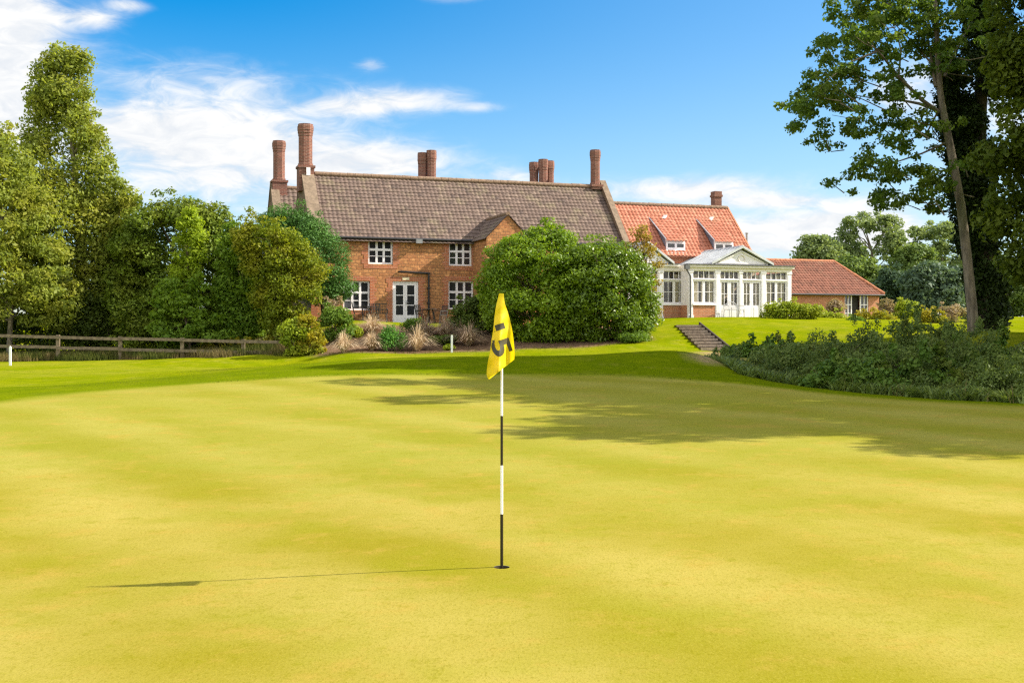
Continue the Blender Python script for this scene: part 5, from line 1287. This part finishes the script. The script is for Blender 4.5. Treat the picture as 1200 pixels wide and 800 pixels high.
# ------------------------------------------------------------------ sun, sky, camera
SUN_EL = R(35.0); sx, sy = .998, .065
SUN_AZ = math.atan2(sx, sy)
sd_ = Vector((math.sin(SUN_AZ)*math.cos(SUN_EL), math.cos(SUN_AZ)*math.cos(SUN_EL), math.sin(SUN_EL)))
L = bpy.data.lights.new('sun', 'SUN'); L.energy = 4.8; L.angle = R(.53); L.color = (1.0, .93, .80)
lo = bpy.data.objects.new('sun', L); COL.objects.link(lo); lo.rotation_euler = (-sd_).to_track_quat('-Z', 'Y').to_euler(); lo.location = (20, 5, 40)

Wd_ = bpy.data.worlds.new('World'); S.world = Wd_; Wd_.use_nodes = True
t = NT(Wd_.node_tree); bg = t.n['Background']
sky = t.new('ShaderNodeTexSky', sky_type='NISHITA'); sky.sun_disc = False; sky.sun_elevation = SUN_EL; sky.sun_rotation = SUN_AZ
sky.air_density = 1.0; sky.dust_density = .6; sky.ozone_density = 2.2
hs = t.new('ShaderNodeHueSaturation'); t.l.new(sky.outputs[0], hs.inputs['Color']); hs.inputs['Saturation'].default_value = 1.62; hs.inputs['Value'].default_value = .70; hs.inputs['Hue'].default_value = .50
gen = t.new('ShaderNodeTexCoord').outputs['Generated']; sp = t.new('ShaderNodeSeparateXYZ'); t.l.new(gen, sp.inputs[0])
az = t.math('ARCTAN2', sp.outputs[0], sp.outputs[1])
el = t.math('ARCSINE', sp.outputs[2])
def blob(px, py, sx_, sy_, amp):
    a0 = math.atan((px-CX)/F); e0 = math.atan((CY-py)/math.hypot(F, px-CX)); da = sx_/F; de = sy_/F
    u = t.math('DIVIDE', t.math('SUBTRACT', az, a0), da); v = t.math('DIVIDE', t.math('SUBTRACT', el, e0), de)
    r2 = t.math('ADD', t.math('MULTIPLY', u, u), t.math('MULTIPLY', v, v))
    return t.math('MULTIPLY', t.math('EXPONENT', t.math('MULTIPLY', r2, -1.0)), amp)
cov = None
for bl in [(-10,15,75,38,1.15),(-15,110,62,60,1.1),(110,22,30,9,.6),(150,6,24,8,.6),(240,205,160,56,.76),(180,150,110,30,.55),(250,95,160,30,.42),(300,150,170,34,.34),(480,118,80,15,.60),(400,125,50,12,.4),(437,76,20,8,.55),(440,192,120,24,.80),(560,126,30,6,.3),(540,-2,50,8,.5),(600,207,40,10,.5),(800,222,130,17,.85),(910,236,60,7,.6),(940,275,130,30,.92),(1060,110,45,36,.6),(1020,260,60,30,.5),(1200,110,120,60,.5),(-250,120,200,120,.8),(1500,150,250,60,.7),(700,285,300,26,.35)]:
    x = blob(*bl); cov = x if cov is None else t.math('ADD', cov, x)
cmb = t.new('ShaderNodeCombineXYZ'); t.l.new(az, cmb.inputs[0]); t.l.new(t.math('MULTIPLY', el, 2.6), cmb.inputs[1])
back = t.math('MULTIPLY', t.ramp(sp.outputs[1], .55, -.1), t.math('MULTIPLY', t.ramp(t.noise(gen, 2.2, 6, .6), .36, .60), .95))  # unseen clouds behind the camera, added to lift the ambient fill
n1 = t.noise(cmb.outputs[0], 7.5, 9, .58, .5); n2 = t.noise(cmb.outputs[0], 24, 7, .62, .8)
fb_ = t.math('ADD', t.math('MULTIPLY', t.math('SUBTRACT', n1, .5), 1.5), t.math('MULTIPLY', t.math('SUBTRACT', n2, .5), 1.25))
den = t.ramp(t.math('ADD', cov, t.math('MULTIPLY', fb_, t.math('MINIMUM', t.math('MULTIPLY_ADD', cov, 1.1, .12), .9))), .10, .98)
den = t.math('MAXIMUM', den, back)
# pale air low down
low = t.math('ADD', t.math('MULTIPLY', t.ramp(el, .30, .0), .34), t.math('MULTIPLY', t.ramp(az, -.32, .40), .26))
shade = t.ramp(t.math('ADD', n2, t.math('MULTIPLY', n1, .6)), .6, 1.0)
ccol = t.mix(shade, (2.95,3.1,3.3), (3.75,3.74,3.7))
skyc = t.mix(low, hs.outputs[0], (2.3,3.0,3.7))
ccol = t.mix(back, ccol, (9.8,9.5,8.9))  # the added clouds are made extra bright for fill
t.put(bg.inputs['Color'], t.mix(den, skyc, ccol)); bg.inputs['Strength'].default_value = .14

cam = bpy.data.cameras.new('camera'); cam.sensor_width = 36; cam.lens = 36*F/1200; cam.shift_y = -(400-CY)/1200; cam.clip_end = 6000; cam.clip_start = .05
co_ = bpy.data.objects.new('camera', cam); COL.objects.link(co_); co_.location = (0, 0, EZ); co_.rotation_euler = (math.pi/2, 0, 0); S.camera = co_
S.view_settings.view_transform = 'Standard'; S.view_settings.look = 'None'; S.view_settings.gamma = 1.0; S.view_settings.exposure = 1.0; S.view_settings.use_curve_mapping = False
S.cycles.max_bounces = 8; S.cycles.transparent_max_bounces = 16; S.cycles.use_denoising = False; S.cycles.sample_clamp_indirect = 4.0; S.cycles.filter_width = 1.3
